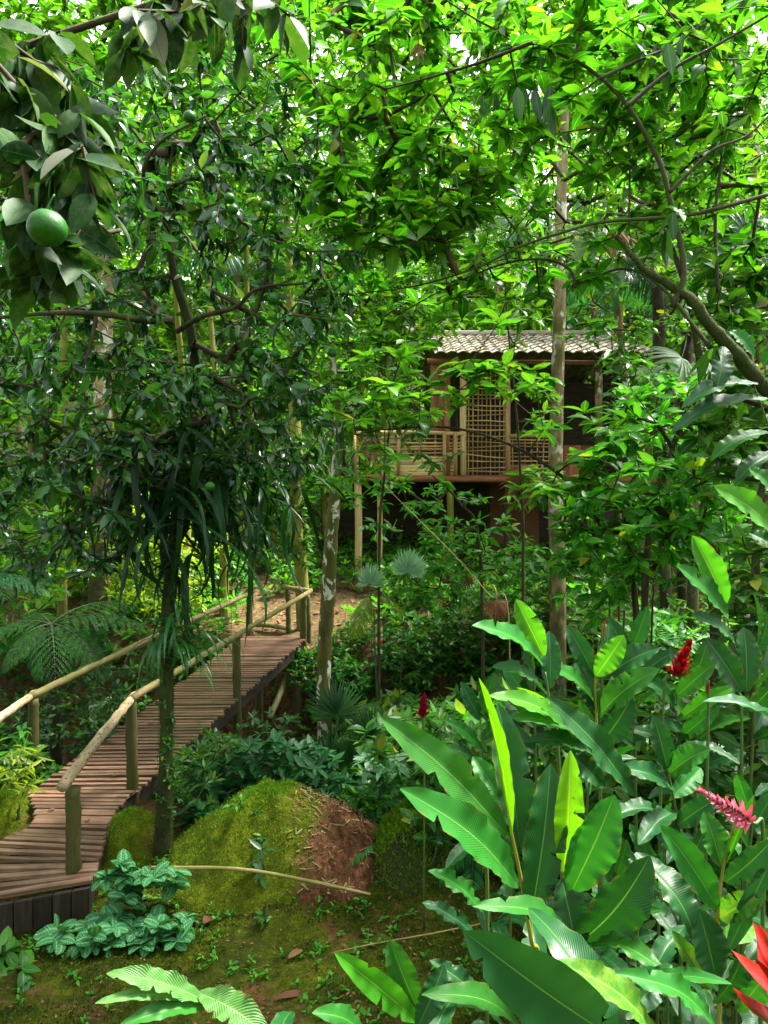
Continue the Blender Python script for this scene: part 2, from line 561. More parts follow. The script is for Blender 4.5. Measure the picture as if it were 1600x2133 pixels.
M['twig'] = bark_mat('bark_twig', (.02, .014, .008), (.04, .028, .014), (.09, .065, .035), moss=(.05, .06, .012), moss_amt=.3)
M['bark_pale'] = bark_mat('bark_pale', (.1, .075, .035), (.2, .15, .07), (.33, .28, .16), moss=(.08, .085, .015), moss_amt=.35, lichen=(.45, .43, .36), lich=.57, stretch=(1, 1, .5), bump=.3, low=((.035, .038, .009), 4.2))
M['bark_lichen'] = bark_mat('bark_lichen', (.03, .025, .008), (.09, .08, .018), (.2, .18, .045), moss=(.06, .07, .009), moss_amt=.55, lichen=(.5, .5, .42), lich=.545, bump=.5)
M['bark_moss'] = bark_mat('bark_mossy', (.006, .006, .003), (.014, .016, .005), (.032, .036, .01), moss=(.03, .042, .006), moss_amt=.7, bump=.9)
M['bark_mossy_pale'] = bark_mat('bark_mossy_light', (.08, .07, .015), (.16, .15, .03), (.28, .25, .07), moss=(.12, .14, .015), moss_amt=.6, bump=.5)
M['stem'] = plain('green_stem', (.05, .1, .018), .5, .4)
M['stem_dark'] = plain('dark_stem', (.03, .06, .015), .5, .4)
M['stem_yellow'] = plain('yellow_stem', (.2, .19, .02), .45, .4)
M['plank'] = wood_mat('weathered_planks', [(.045, .022, .013), (.155, .086, .055), (.31, .2, .14)], moss=(.06, .045, .022), moss_amt=.3, uvs=(2.2, 30), rough=.42, spec=.5)
M['log'] = wood_mat('debarked_log', [(.07, .05, .018), (.17, .13, .05), (.3, .25, .12)], moss=(.12, .125, .02), moss_amt=.55, uvs=(2.5, 14), rough=.7)
M['log_pale'] = wood_mat('debarked_log_pale', [(.12, .09, .045), (.3, .23, .125), (.48, .4, .25)], moss=(.12, .12, .03), moss_amt=.2, uvs=(2.5, 16), rough=.7, spots=(.06, .04, .02))
M['post'] = wood_mat('mossy_post', [(.02, .018, .005), (.06, .055, .014), (.12, .105, .03)], moss=(.055, .065, .008), moss_amt=.6, uvs=(2.0, 18), rough=.7)
M['board_dark'] = wood_mat('dark_boards', [(.008, .006, .004), (.02, .014, .01), (.045, .032, .022)], uvs=(2, 20), rough=.7)
M['bamboo'] = wood_mat('bamboo', [(.16, .085, .03), (.34, .2, .08), (.52, .36, .17)], uvs=(1.5, 20), rough=.5)
M['bamboo_light'] = wood_mat('bamboo_light', [(.3, .19, .07), (.5, .35, .15), (.66, .5, .27)], uvs=(1.5, 20), rough=.5)
M['hutwood'] = wood_mat('hut_wood', [(.09, .03, .012), (.2, .075, .028), (.33, .14, .055)], uvs=(1.5, 16), rough=.65)
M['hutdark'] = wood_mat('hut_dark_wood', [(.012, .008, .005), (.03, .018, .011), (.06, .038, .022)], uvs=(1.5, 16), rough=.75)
M['tile'] = wood_mat('roof_tiles', [(.09, .085, .07), (.24, .22, .18), (.44, .42, .35)], moss=(.12, .13, .03), moss_amt=.4, uvs=(4, 8), rough=.85, spec=.2)
M['mudwall'] = plain('mud_wall', (.09, .045, .02), .9, .1)
M['fruit'] = plain('green_fruit', (.01, .08, .003), .42, .25, .45, 60)
M['stick'] = wood_mat('stick', [(.12, .09, .03), (.25, .2, .07), (.38, .33, .17)], moss=(.12, .14, .02), moss_amt=.4, uvs=(3, 12), rough=.8)


def ground_mat(name, kind):
    t = NT(name)
    c = t.coord('Object')
    big = t.noise(c, 0.9, 6, 0.62)
    fine = t.noise(c, 14, 8, 0.7)
    tiny = t.noise(c, 70, 6, 0.7)
    soil = t.ramp(fine, [(0.3, (.03, .014, .006)), (0.5, (.09, .042, .018)), (0.7, (.2, .1, .05))])
    moss = t.ramp(t.mix(0.5, fine, tiny), [(0.34, (.02, .032, .002)), (0.5, (.075, .105, .004)), (0.66, (.19, .22, .008))])
    if kind == 'ground':
        moss = t.mix(t.ramp(t.noise(c, 2.6, 6, .7), [(.35, .8), (.62, .1)]), moss, (.01, .016, .003))
        f = t.ramp(t.mix(0.25, big, fine), [(0.515, 0), (0.6, 1)])
        sx = t.n('ShaderNodeSeparateXYZ'); t.l(c, sx.inputs[0])
        far = t.ramp(t.math('MULTIPLY', sx.outputs[1], 0.01), [(0.062, 0), (0.072, 1)])
        f = t.math('MAXIMUM', f, far)
        # ochre earth on the bank past the bridge, dark litter under the wood
        bank = t.ramp(fine, [(0.3, (.03, .02, .009)), (0.5, (.1, .066, .028)), (0.72, (.21, .15, .075))])
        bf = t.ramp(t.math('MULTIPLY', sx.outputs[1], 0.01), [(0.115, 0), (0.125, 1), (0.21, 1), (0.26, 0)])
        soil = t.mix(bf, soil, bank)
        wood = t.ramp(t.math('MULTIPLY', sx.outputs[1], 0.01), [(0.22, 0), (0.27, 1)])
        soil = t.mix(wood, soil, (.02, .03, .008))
        gully_shade = t.ramp(t.math('MULTIPLY', sx.outputs[1], 0.01), [(0.066, 0), (0.074, 1), (0.112, 1), (0.122, 0)])
        soil = t.mix(t.math('MULTIPLY', gully_shade, .8), soil, (.018, .011, .006))  # shade under the bridge put into the gully soil colour
        col = t.mix(f, moss, soil)
    else:
        sx = t.n('ShaderNodeSeparateXYZ'); t.l(c, sx.inputs[0])
        e = t.math('ADD', t.math('ADD', t.math('MULTIPLY', sx.outputs[0], 0.9), t.math('MULTIPLY', fine, 0.5)), t.math('MULTIPLY', t.noise(c, 3.2, 4), 0.5))
        f = t.ramp(e, [(0.72, 0), (0.84, 1)])
        col = t.mix(f, moss, soil)
    pb = t.n('ShaderNodeBsdfPrincipled', i_Roughness=0.95)
    pb.inputs['Specular IOR Level'].default_value = 0.1
    t.l(col, pb.inputs['Base Color'])
    h = t.math('ADD', fine, t.math('MULTIPLY', tiny, 0.6))
    t.l(t.bump(h, 0.9, 0.05), pb.inputs['Normal'])
    t.l(pb.outputs[0], t.out.inputs['Surface'])
    return t.m


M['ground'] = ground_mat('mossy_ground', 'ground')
M['mound'] = ground_mat('mossy_mound', 'mound')

# ------------------------------------------------------------------ terrain
def sst(a, b, x):
    t = np.clip((x - a) / (b - a), 0, 1)
    return t * t * (3 - 2 * t)


def vnoise(x, y, s, seed=0):
    x = np.asarray(x) * s; y = np.asarray(y) * s
    xi = np.floor(x).astype(int); yi = np.floor(y).astype(int)
    xf = x - xi; yf = y - yi

    def h(a, b):
        v = np.sin(a * 127.1 + b * 311.7 + seed * 74.7) * 43758.5453
        return v - np.floor(v)
    u = xf * xf * (3 - 2 * xf); v = yf * yf * (3 - 2 * yf)
    return (h(xi, yi) * (1 - u) + h(xi + 1, yi) * u) * (1 - v) + (h(xi, yi + 1) * (1 - u) + h(xi + 1, yi + 1) * u) * v


def G(x, y):
    x = np.asarray(x, float); y = np.asarray(y, float)
    z = 1.55 * (1 - sst(0.8, 3.6, y))                          # bank the viewer stands on
    gl = sst(6.6, 8.2, y + 0.25 * x) * (1 - sst(10.8, 12.8, y + 0.1 * x))     # gully under the bridge
    z = z - 1.7 * gl - .32 * np.exp(-((x + 2.75) / .5) ** 2 - ((y - 5.6) / .5) ** 2)
    z = z + 0.42 * sst(11.5, 13.2, y) + 0.6 * sst(13, 18, y) + 2.2 * sst(19, 30, y) + 14 * sst(28, 62, y)
    z = z + 3.5 * sst(9, 22, np.abs(x)) * sst(4, 20, y)
    amp = 0.05 + 0.12 * sst(12, 25, y)
    z = z + amp * (vnoise(x, y, 1.3, 1) - 0.5) * 2 + 0.05 * (vnoise(x, y, 4.0, 2) - 0.5) * 2 + 0.012 * (vnoise(x, y, 17.0, 3) - 0.5) * 2
    return z


def g3(x, y, dz=0.0):
    return np.array([x, y, float(G(x, y)) + dz])


def axis(segs):
    out = []
    for a, b, st in segs:
        out.append(np.arange(a, b, st))
    return np.concatenate(out + [[segs[-1][1]]])


gx = axis([(-70, -12, 1.5), (-12, -5, .3), (-5, 4, .06), (4, 12, .3), (12, 70, 1.5)])
gy = axis([(-6, 3, .25), (3, 8, .05), (8, 14, .1), (14, 30, .4), (30, 95, 1.5)])
XX, YY = np.meshgrid(gx, gy)
ZZ = G(XX, YY)
b = Bag()
nx, ny = len(gx), len(gy)
idx = np.arange(nx * ny).reshape(ny, nx)
b.add(np.stack([XX, YY, ZZ], -1), np.stack([idx[:-1, :-1], idx[:-1, 1:], idx[1:, 1:], idx[1:, :-1]], -1).reshape(-1, 4),
      None, np.stack([XX, YY], -1))
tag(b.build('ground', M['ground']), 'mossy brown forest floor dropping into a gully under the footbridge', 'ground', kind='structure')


# ------------------------------------------------------------------ mound
def lump(name, c, rx, ry, h, mat, label, cat, asym=0.0, power=1.0, nz=0.09):
    b = Bag()
    rings, seg = 40, 96
    V = []; U = []
    for i in range(rings + 1):
        r = i / rings * 1.25
        for j in range(seg):
            a = 2 * PI * j / seg
            x = c[0] + rx * r * math.cos(a) * (1 + 0.12 * math.sin(3 * a + 1)); y = c[1] + ry * r * math.sin(a)
            prof = math.exp(-(r * 1.28) ** 2.7) if power == 1.45 else math.exp(-(r * 1.35) ** 2 * power) if power < 3 else max(0, 1 - r ** 2.6)
            prof *= 1 + asym * math.cos(a) * r * 0.5
            z = float(G(x, y)) - 0.06 * (r > 1.0) - 0.05 + h * prof
            z += h * nz * ((vnoise(x, y, 5, 5) - .5) * 2.4 + (vnoise(x, y, 13, 6) - .5) * 1.6) * min(1, prof * 3)
            V.append((x, y, z)); U.append((x, y))
    Q = []
    for i in range(rings):
        for j in range(seg):
            k = (j + 1) % seg
            Q.append([i * seg + j, i * seg + k, (i + 1) * seg + k, (i + 1) * seg + j])
    b.add(V, Q, None, U)
    o = b.build(name, mat, None, (c[0], c[1], float(G(c[0], c[1]))))
    tag(o, label, cat)
    return np.array(V)


MC = at(578, 1850, 6.15)
mound_v = lump('earth_mound', MC, 1.0, .8, .62, M['mound'], 'rounded earth mound with bright moss on its left and bare red roots on its right', 'mound', power=1.45, nz=.06)
rock_c = at(850, 1830, 6.0)
rock_v = lump('mossy_boulder', rock_c, .36, .4, .5, M['bark_moss'], 'small dark mossy boulder right of the big earth mound', 'boulder', power=4)
bank_c = at(265, 1760, 6.5)
bank_v = lump('mossy_boulder', bank_c, .42, .5, .3, M['mound'], 'low mossy boulder tucked against the right side of the footbridge', 'boulder', power=1.0)
bank2_c = at(15, 1680, 7.0)
bank2_v = lump('mossy_boulder', bank2_c, .3, .4, .3, M['mound'], 'low mossy boulder at the left side of the footbridge', 'boulder', power=1.0)

# moss fuzz (nobody could count it)
def fuzz(P, L, bag, n_each=1):
    n = len(P)
    D = np.stack([R.normal(0, .5, n), R.normal(0, .5, n), np.ones(n)], -1)
    leaves(bag, P - np.array([0, 0, .004]), D, R.normal(0, 1, (n, 3)), L * R.uniform(.5, 1.4, n), L * .35, .5, .2, 1)

b = Bag()
n = 60000
px = R.uniform(-3.6, 1.7, n); py = 3.9 + 2.9 * R.uniform(0, 1, n) ** 1.2
keep = (vnoise(px, py, 1.1, 8) * .6 + vnoise(px, py, 3.5, 9) * .4) > .44
keep &= ~((px < -2.15 - 0.15 * (py - 5.6)) & (py > 5.2))
px, py = px[keep], py[keep]
fuzz(np.stack([px, py, G(px, py)], -1), .026, b)
tag(b.build('moss', M['moss_dark']), 'thin dark green moss on the open ground', 'moss', kind='stuff')
b = Bag()
mv = mound_v[(mound_v[:, 0] < MC[0] + .22 + .5 * (vnoise(mound_v[:, 0], mound_v[:, 1], 5, 77) - .5))]
for _ in range(5):
    fuzz(mv + R.normal(0, .012, mv.shape) * [1, 1, .2], .022, b)
for v in (bank_v, bank2_v):
    fuzz(v + R.normal(0, .01, v.shape) * [1, 1, .2], .022, b)
tag(b.build('moss', M['moss_tuft']), 'fine yellow-green moss covering the earth mound and low boulders', 'moss', kind='stuff')
b = Bag()
for _ in range(5):
    fuzz(rock_v + R.normal(0, .015, rock_v.shape) * [1, 1, .3], .03, b)
tag(b.build('moss', M['moss_tuft']), 'dark moss covering the small boulder', 'moss', kind='stuff')

# leaf litter, fallen leaves, twigs
b = Bag()
n = 2200
px = R.uniform(-3, 2.2, n); py = R.uniform(3.9, 6.3, n)
P = np.stack([px, py, G(px, py) + .012], -1)
k = 1100
mr = mound_v[(mound_v[:, 0] > MC[0] + .15)]
P2 = mr[R.integers(0, len(mr), k)] + [0, 0, .01]
P = np.vstack([P, P2]); n = len(P)
D = np.stack([R.normal(0, 1, n), R.normal(0, 1, n), R.normal(0, .2, n)], -1)
sc = R.uniform(.012, .045, n)
leaves(b, P, D, np.array([0, 0, 1.]) + R.normal(0, .25, (n, 3)), sc, sc * .4, .6, .3, 1)
tag(b.build('leaf_litter', M['dry']), 'brown crumbs of leaf litter on moss and soil', 'leaf litter', kind='stuff')
b = Bag()
n = 420
i = R.integers(0, len(mr), n)
A = mr[i] + [0, 0, .01]
a = R.uniform(0, 6.28, n); l = R.uniform(.02, .1, n)
B = A + np.stack([np.cos(a) * l, np.sin(a) * l, R.normal(-.01, .03, n)], -1)
prisms(b, A, B, R.uniform(.003, .007, n), R.uniform(.002, .005, n), 5)
tag(b.build('rootlets', M['stick']), 'tangle of thin bare roots on the right side of the earth mound', 'roots', kind='stuff')


def single_leaf(name, px, py, d, ln, w, az, mat, label, lift=.02):
    p = at(px, py, d)
    z = float(G(p[0], p[1]))
    b = Bag()
    loc = (p[0], p[1], z + lift)
    leaves(b, [loc], [[math.cos(az), math.sin(az), .08]], [[.1, -.3, 1.]], ln, w, .5, .35, 6)
    tag(b.build(name, mat, None, loc), label, 'fallen leaf', 'fallen leaves on the moss')


single_leaf('fallen_leaf', 425, 1952, 5.2, .13, .07, 1.3, M['dry'], 'curled tan fallen leaf lying on moss below the earth mound', .05)
single_leaf('fallen_leaf', 600, 2020, 4.8, .16, .05, .9, M['dry'], 'narrow brown fallen leaf on the bare soil patch', .03)
single_leaf('fallen_leaf', 60, 2045, 4.75, .11, .05, 2.9, M['dry'], 'small fallen leaf on moss at the lower left edge', .03)
single_leaf('fallen_leaf', 575, 2110, 4.5, .22, .05, .35, M['dry'], 'long dry fallen leaf on soil near the lower edge', .03)


def stick(px0, py0, d0, px1, py1, d1, r, label, sagz=0.0, name='stick', mat='stick'):
    A = at(px0, py0, d0); B = at(px1, py1, d1)
    path = curve([A, A * .6 + B * .4 + [0, 0, sagz], A * .3 + B * .7 + [0.0, .01, sagz * .6], B], 16)
    bb = Bag(); tube(bb, path, np.linspace(r, r * .7, 16), 7, wob=.08)
    tag(bb.build(name, M[mat], None, A), label, 'stick')


stick(315, 1808, 5.45, 772, 1863, 5.3, .016, 'long thin mossy stick lying across the front of the earth mound', .07)
stick(1000, 1925, 5.05, 690, 1985, 4.9, .006, 'thin dry stick on soil left of the ginger leaves')
stick(5, 2110, 4.55, 120, 2080, 4.62, .006, 'thin pale twig on moss at the lower left corner')
stick(580, 2035, 4.72, 730, 2020, 4.8, .008, 'crooked dark twig on the soil patch below the mound', .05, mat='twig')


stick(520, 1300, 13.6, 610, 1312, 13.3, .05, 'thin fallen log at the far end of the footbridge', .02, name='fallen_log', mat='log')
stick(880, 1225, 14.5, 1000, 1240, 14.0, .03, 'dry branch lying on the ochre bank below the hut', .03)
# ------------------------------------------------------------------ footbridge
def box_between(bag, A, B, w, h, up=(0, 0, 1), mi=0):
    """box from A to B, w wide, h thick, top face through the A-B line"""
    A = np.asarray(A, float); B = np.asarray(B, float)
    t = norm(B - A); s = norm(np.cross(t, up)); u = np.cross(s, t)
    L = np.linalg.norm(B - A)
    V = []; U = []
    for p, l in ((A, 0), (B, L)):
        for a, c in ((-1, 0), (1, 0), (1, -1), (-1, -1)):
            V.append(p + s * a * w / 2 + u * c * h); U.append((l, a * w / 2 + c * h))
    Q = [[0, 1, 5, 4], [1, 2, 6, 5], [2, 3, 7, 6], [3, 0, 4, 7], [0, 3, 2, 1], [4, 5, 6, 7]]
    return bag.add(V, Q, None, U, mi)


KL, KR = at(60, 1655, 7.2), at(276, 1652, 7.15)            # the kink
FL, FR = at(508, 1325, 12.8), at(640, 1325, 12.75)          # far end
NL, NR = at(-95, 1892, 5.25), at(190, 1838, 5.55)            # near end
bridge = thing('footbridge', 'weathered wooden plank footbridge with round log handrails crossing the gully', 'footbridge', tuple((KL + KR) / 2))
bl = np.array(bridge.location)


def deck(La, Lb, Ra, Rb, n, gap, name):
    b = Bag()
    for i in range(n):
        t = (i + .5 + R.normal(0, .07)) / n
        A = La + (Lb - La) * t; B = Ra + (Rb - Ra) * t
        ext = norm(B - A) * R.uniform(-.01, .05)
        w = np.linalg.norm((Lb - La + Rb - Ra) / 2) / n - gap * R.uniform(.6, 1.5)
        dz = R.normal(0, .003)
        box_between(b, A - ext + [0, 0, dz], B + ext + [0, 0, dz + R.normal(0, .003)], w, .028)
    return b.build(name, M['plank'], bridge, bl, smooth=False)


deck(KL, FL, KR, FR, 62, .03, 'deck')
LEFT = curve([NL, at(-20, 1775, 6.05), at(62, 1722, 6.5), at(74, 1688, 6.85), at(56, 1648, 7.2)], 60)
RIGHT = curve([NR, at(205, 1785, 5.95), at(222, 1725, 6.4), at(240, 1690, 6.8), at(278, 1648, 7.15)], 60)
b = Bag()
for i in range(21):
    t_ = (i + .5 + R.normal(0, .06)) / 21 * 59
    k_ = int(min(58, t_)); f_ = t_ - k_
    A = LEFT[k_] * (1 - f_) + LEFT[k_ + 1] * f_; B = RIGHT[k_] * (1 - f_) + RIGHT[k_ + 1] * f_
    e_ = norm(B - A) * R.uniform(0, .025)
    w_ = 1.72 / 21 - .022 * R.uniform(.6, 1.6)
    dz = .012 + R.normal(0, .003)
    box_between(b, A - e_ + [0, 0, dz], B + e_ + [0, 0, dz + R.normal(0, .003)], w_, .028)
b.build('landing', M['plank'], bridge, bl, smooth=False)
for A, B, off in ((KL, FL, .1), (KR, FR, -.06), (NR, RIGHT[45], -.05), (RIGHT[45], KR, -.05), (LEFT[20], LEFT[45], .08)):
    b = Bag()
    d = np.array([off, 0, -.036])
    box_between(b, A + d, B + d, .09, .16)
    b.build('stringer', M['board_dark'], bridge, bl, smooth=False)
# boards closing the near end
b = Bag()
for i in range(7):
    t0, t1 = i / 7 + .006, (i + 1) / 7 - .006
    A = NL + (NR - NL) * t0; B = NL + (NR - NL) * t1
    A = A + [0, -.03, -.03]; B = B + [0, -.03, -.03]
    for_up = norm(np.cross(B - A, [0, 0, 1]))
    V = [A, B, B + [0, 0, -.23], A + [0, 0, -.23]]
    V = V + [v + [0, .04, 0] for v in V]
    b.add(V, [[0, 3, 2, 1], [4, 5, 6, 7], [0, 1, 5, 4], [1, 2, 6, 5], [2, 3, 7, 6], [3, 0, 4, 7]], None,
          [(0, 0), (0, .2), (.3, .2), (.3, 0)] * 2)
b.build('end_boards', M['board_dark'], bridge, bl, smooth=False)


def log(name, A, B, r0, r1, mat, bend=0.03, sides=14):
    n = 22
    A = np.asarray(A); B = np.asarray(B)
    ph = R.uniform(0, 6)
    path = np.array([A + (B - A) * t + np.array([.5, .2, 1]) * bend * math.sin(PI * t) * math.cos(ph) + R.normal(0, .003, 3) for t in np.linspace(0, 1, n)])
    rr = np.linspace(r0, r1, n) * (1 + R.normal(0, .035, n))
    b = Bag(); tube(b, path, rr, sides, wob=.02)
    return b.build(name, M[mat], bridge, bl)


def deck_leaf(px, py, t_, ln, az, label, mat='dry'):
    A = KL + (FL - KL) * t_; B_ = KR + (FR - KR) * t_
    if t_ < 0:
        A = LEFT[int(59 * (1 + t_))]; B_ = RIGHT[int(59 * (1 + t_))]
    p = A + (B_ - A) * px + [0, 0, .022]
    b = Bag(); leaves(b, [p], [[math.cos(az), math.sin(az), .12]], [[.1, -.2, 1.]], ln, ln * .45, .8, .4, 5)
    tag(b.build('fallen_leaf', M[mat], None, p), label, 'fallen leaf', 'fallen leaves on the footbridge')


deck_leaf(.62, 0, .06, .12, .6, 'curled tan fallen leaf on the deck beside the second right post')
deck_leaf(.75, 0, -.45, .1, 2.2, 'fallen leaf on the near landing beside the nearest right post')
deck_leaf(.3, 0, .3, .12, 1.2, 'fallen leaf on the middle of the bridge deck')
deck_leaf(.25, 0, -.25, .09, 4.0, 'small fallen leaf on the left half of the near landing')
# right hand rail, near to far
P0 = at(152, 1632, 5.7); P1 = at(272, 1452, 7.2); P2 = at(492, 1318, 9.8); P3 = at(632, 1236, 12.6)
log('handrail', at(128, 1640, 5.5), at(280, 1448, 7.3), .044, .04, 'log_pale')
log('handrail', at(272, 1456, 7.15), at(645, 1232, 12.8), .039, .037, 'log', .0)
for top, (bx, by, bd) in ((P0, (150, 1850, 5.75)), (P1, (272, 1655, 7.25)), (P2, (495, 1478, 9.85)), (P3, (630, 1330, 12.65))):
    B = at(bx, by, bd)
    log('post', top - [0, 0, .03], [B[0] + .02, B[1], min(float(G(B[0], B[1])), B[2] - .25) - .1], .055, .06, 'post', .01)
# left hand rail
Q0 = at(70, 1450, 8.0); Q1 = at(330, 1322, 10.2); Q2 = at(520, 1240, 13.0)
log('handrail', at(-60, 1540, 6.9), at(75, 1443, 8.1), .043, .041, 'log_pale')
log('handrail', at(62, 1452, 7.95), at(330, 1322, 10.3), .042, .039, 'log', .0)
log('handrail', at(322, 1326, 10.2), at(526, 1234, 13.2), .044, .04, 'log', .0)
for top, (bx, by, bd) in ((Q0, (70, 1590, 8.0)), (Q1, (330, 1480, 10.2)), (Q2, (518, 1330, 12.9))):
    B = at(bx, by, bd)
    log('post', top - [0, 0, .03], [B[0], B[1], min(float(G(B[0], B[1])), B[2] - .2) - .1], .055, .06, 'post', .01)
# far end cross rail
log('cross_rail', at(588, 1222, 13.3), at(648, 1231, 12.9), .04, .04, 'log', 0)
log('post', at(600, 1228, 13.3), at(602, 1335, 13.3), .045, .05, 'post', .0)
log('post', at(640, 1240, 13.0), at(645, 1400, 13.0), .05, .055, 'post', .0)
# props below the far span
for (px_, d_) in ((540, 11.6), (618, 11.9), (432, 10.4)):
    A = at(px_, 1420 if px_ > 500 else 1500, d_)
    log('brace', A, [A[0] + R.normal(0, .05), A[1], float(G(A[0], A[1])) - .1], .06, .06, 'post', .02)
log('brace', at(612, 1375, 12.4), at(560, 1500, 11.3), .045, .05, 'post', .02)

# ------------------------------------------------------------------ bamboo hut
HY = 17.0
hut = thing('bamboo_hut', 'brown bamboo hut on stilts with tiled roof, veranda and lattice walls among the trees', 'hut', tuple(g3(2.6, 18.5)))
hl = np.array(hut.location)


def hp(px, py, dy=0.0):
    p = at(px, py, HY)
    return p + np.array([0, dy, 0])


def hbox(name, mat, x0, x1, y0, y1, z0, z1, parent=None, bagonly=None):
    b = bagonly or Bag()
    box_between(b, (x0, (y0 + y1) / 2, z1), (x1, (y0 + y1) / 2, z1), y1 - y0, z1 - z0)
    if bagonly is None:
        return b.build(name, M[mat], parent or hut, hl, smooth=False)


def boards(mat, x0, x1, y, z0, z1, wd=.13, parent=None):
    b = Bag(); n_ = max(1, int((x1 - x0) / wd)); st = (x1 - x0) / n_
    for i in range(n_):
        x = x0 + st * (i + .5)
        box_between(b, (x, y + R.normal(0, .008), z0), (x, y + R.normal(0, .008), z1 - R.uniform(0, .03)), st * .94, .03, up=(0, -1, 0))
    return b.build('wall', M[mat], hut, hl, smooth=False)


def HX(px): return (px - 800) / F * HY
def HZ(py): return float(at(800, py, HY)[2])


# roof: clay channel tiles, front and rear slope
def tile_roof(parent, ploc, x0, x1, ye, ze, yr, zr, yb, zb, name='roof', per=.25, rows=9, mat='tile', amp=.05):
    b = Bag()
    nxs = int((x1 - x0) / per * 10)
    xs = np.linspace(x0, x1, nxs)
    for (ya, za, yc, zc) in ((ye, ze, yr, zr), (yb, zb, yr, zr)):
        for r in range(rows):
            t0, t1 = r / rows, (r + 1.12) / rows
            jit = np.interp(xs, np.arange(x0 - 1, x1 + 2, per), R.normal(0, .02, len(np.arange(x0 - 1, x1 + 2, per))))
            Vt = []
            for t, lift in ((t0, .035), (t1, 0.0)):
                y = ya + (yc - ya) * t + (jit if t == t0 else 0) * np.sign(ya - yc)
                z = za + (zc - za) * t + lift + amp * np.abs(np.sin(PI * (xs - x0) / per)) + R.normal(0, .004, nxs)
                Vt.append(np.stack([xs, y * np.ones(nxs), z], -1))
            lower = [v - [0, 0, .022] for v in Vt]
            V = np.concatenate(Vt + lower)
            n = nxs; i = np.arange(n - 1)
            Q = np.concatenate([np.stack([i, i + 1, n + i + 1, n + i], -1),
                                np.stack([2 * n + i, 3 * n + i, 3 * n + i + 1, 2 * n + i + 1], -1),
                                np.stack([i, 2 * n + i, 2 * n + i + 1, i + 1], -1)])
            U = np.concatenate([np.stack([xs, np.full(n, t0 * 3 + k % 2 * .3)], -1) for k in range(4)])
            b.add(V, Q, None, U)
    tube(b, [(x, yr, zr + .06) for x in np.linspace(x0, x1, 12)], .1, 8)
    return b.build(name, M[mat], parent, ploc, smooth=False)


tile_roof(hut, hl, HX(902), HX(1345), 16.35, HZ(748), 19.6, HZ(748) + 1.0, 22.6, HZ(748))
hbox('floor', 'hutwood', HX(735), HX(1430), 17.0, 21.2, HZ(998), HZ(990))
b = Bag(); tube(b, [hp(730, 996, -.08), hp(1080, 999, -.08), hp(1430, 1000, -.08)], .07, 8)
b.build('floor_beam', M['hutwood'], hut, hl)
b = Bag(); tube(b, [hp(890, 752, .02), hp(1345, 756, .02)], .06, 8)
b.build('eave_beam', M['hutwood'], hut, hl)
for px_, top, mat, r in ((745, 1000, 'bamboo_light', .085), (790, 1000, 'bamboo_light', .06), (938, 1000, 'bark_mossy_pale', .08), (1058, 1000, 'hutdark', .07), (1245, 1000, 'bark_mossy_pale', .09), (1345, 1000, 'bark_mossy_pale', .09), (1190, 1000, 'hutdark', .08)):
    p = hp(px_, top, .1)
    b = Bag(); tube(b, curve([[p[0], p[1], float(G(p[0], p[1])) - .2], [p[0] + .02, p[1], p[2] - 1], [p[0], p[1], p[2]]], 10), r, 9, wob=.03)
    b.build('stilt', M[mat], hut, hl)
for px_, mat, r in ((965, 'bamboo_light', .075), (1058, 'bamboo', .06), (1247, 'bark_pale', .085), (1345, 'bark_mossy_pale', .09), (932, 'hutwood', .07)):
    b = Bag(); tube(b, [hp(px_, 990), hp(px_, 900), hp(px_, 756)], r, 9, wob=.03)
    b.build('post', M[mat], hut, hl)
boards('hutwood', HX(896), HX(930), 17.08, HZ(905), HZ(756))
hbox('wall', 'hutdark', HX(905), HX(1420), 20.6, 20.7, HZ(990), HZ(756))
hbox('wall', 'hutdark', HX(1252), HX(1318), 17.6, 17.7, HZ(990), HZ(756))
boards('hutwood', HX(1165), HX(1240), 17.22, HZ(990), HZ(925))
# slatted door leaf on the dark wall
b = Bag()
for i in range(22):
    z = HZ(985) + (HZ(770) - HZ(985)) * i / 21
    box_between(b, (HX(1256), 17.55, z), (HX(1314), 17.55, z), .03, .06)
b.build('door', M['hutdark'], hut, hl, smooth=False)


def lattice(name, x0, x1, z0, z1, y, nh, nv, mat='bamboo', w=.032):
    b = Bag()
    for i in range(nh):
        z = z0 + (z1 - z0) * (i + .5) / nh + R.normal(0, .016)
        tube(b, [(x0, y, z + R.normal(0, .02)), ((x0 + x1) / 2, y - .012, z), (x1, y, z + R.normal(0, .02))], w / 2 * R.uniform(.7, 1.25), 6)
    for i in range(nv):
        x = x0 + (x1 - x0) * (i + .5) / nv
        tube(b, [(x, y + .03, z0), (x + R.normal(0, .01), y + .03, z1)], w / 2, 6)
    return b.build(name, M[mat], hut, hl)


lattice('lattice', HX(971), HX(1054), HZ(989), HZ(775), 16.98, 20, 9)
lattice('lattice', HX(1062), HX(1162), HZ(989), HZ(912), 16.98, 9, 8)
lattice('railing', HX(738), HX(962), HZ(950), HZ(903), 16.97, 6, 6, 'bamboo', .05)
b = Bag()
for i in range(7):
    z = HZ(988) + (HZ(950) - HZ(988)) * i / 6
    box_between(b, (HX(795), 17.03, z), (HX(948), 17.03, z + R.normal(0, .01)), .03, .058)
b.build('slats', M['bamboo_light'], hut, hl, smooth=False)
for x in (HX(740), HX(830), HX(925), HX(948)):
    b = Bag(); tube(b, [(x, 16.93, HZ(990)), (x, 16.93, HZ(900))], .045, 7)
    b.build('railing_post', M['bamboo'], hut, hl)
b = Bag(); tube(b, [hp(735, 903, -.05), hp(850, 900, -.05), hp(965, 904, -.05)], .045, 7)
b.build('top_rail', M['bamboo_light'], hut, hl)
b = Bag(); tube(b, [hp(1060, 908, -.04), hp(1165, 908, -.04)], .045, 7)
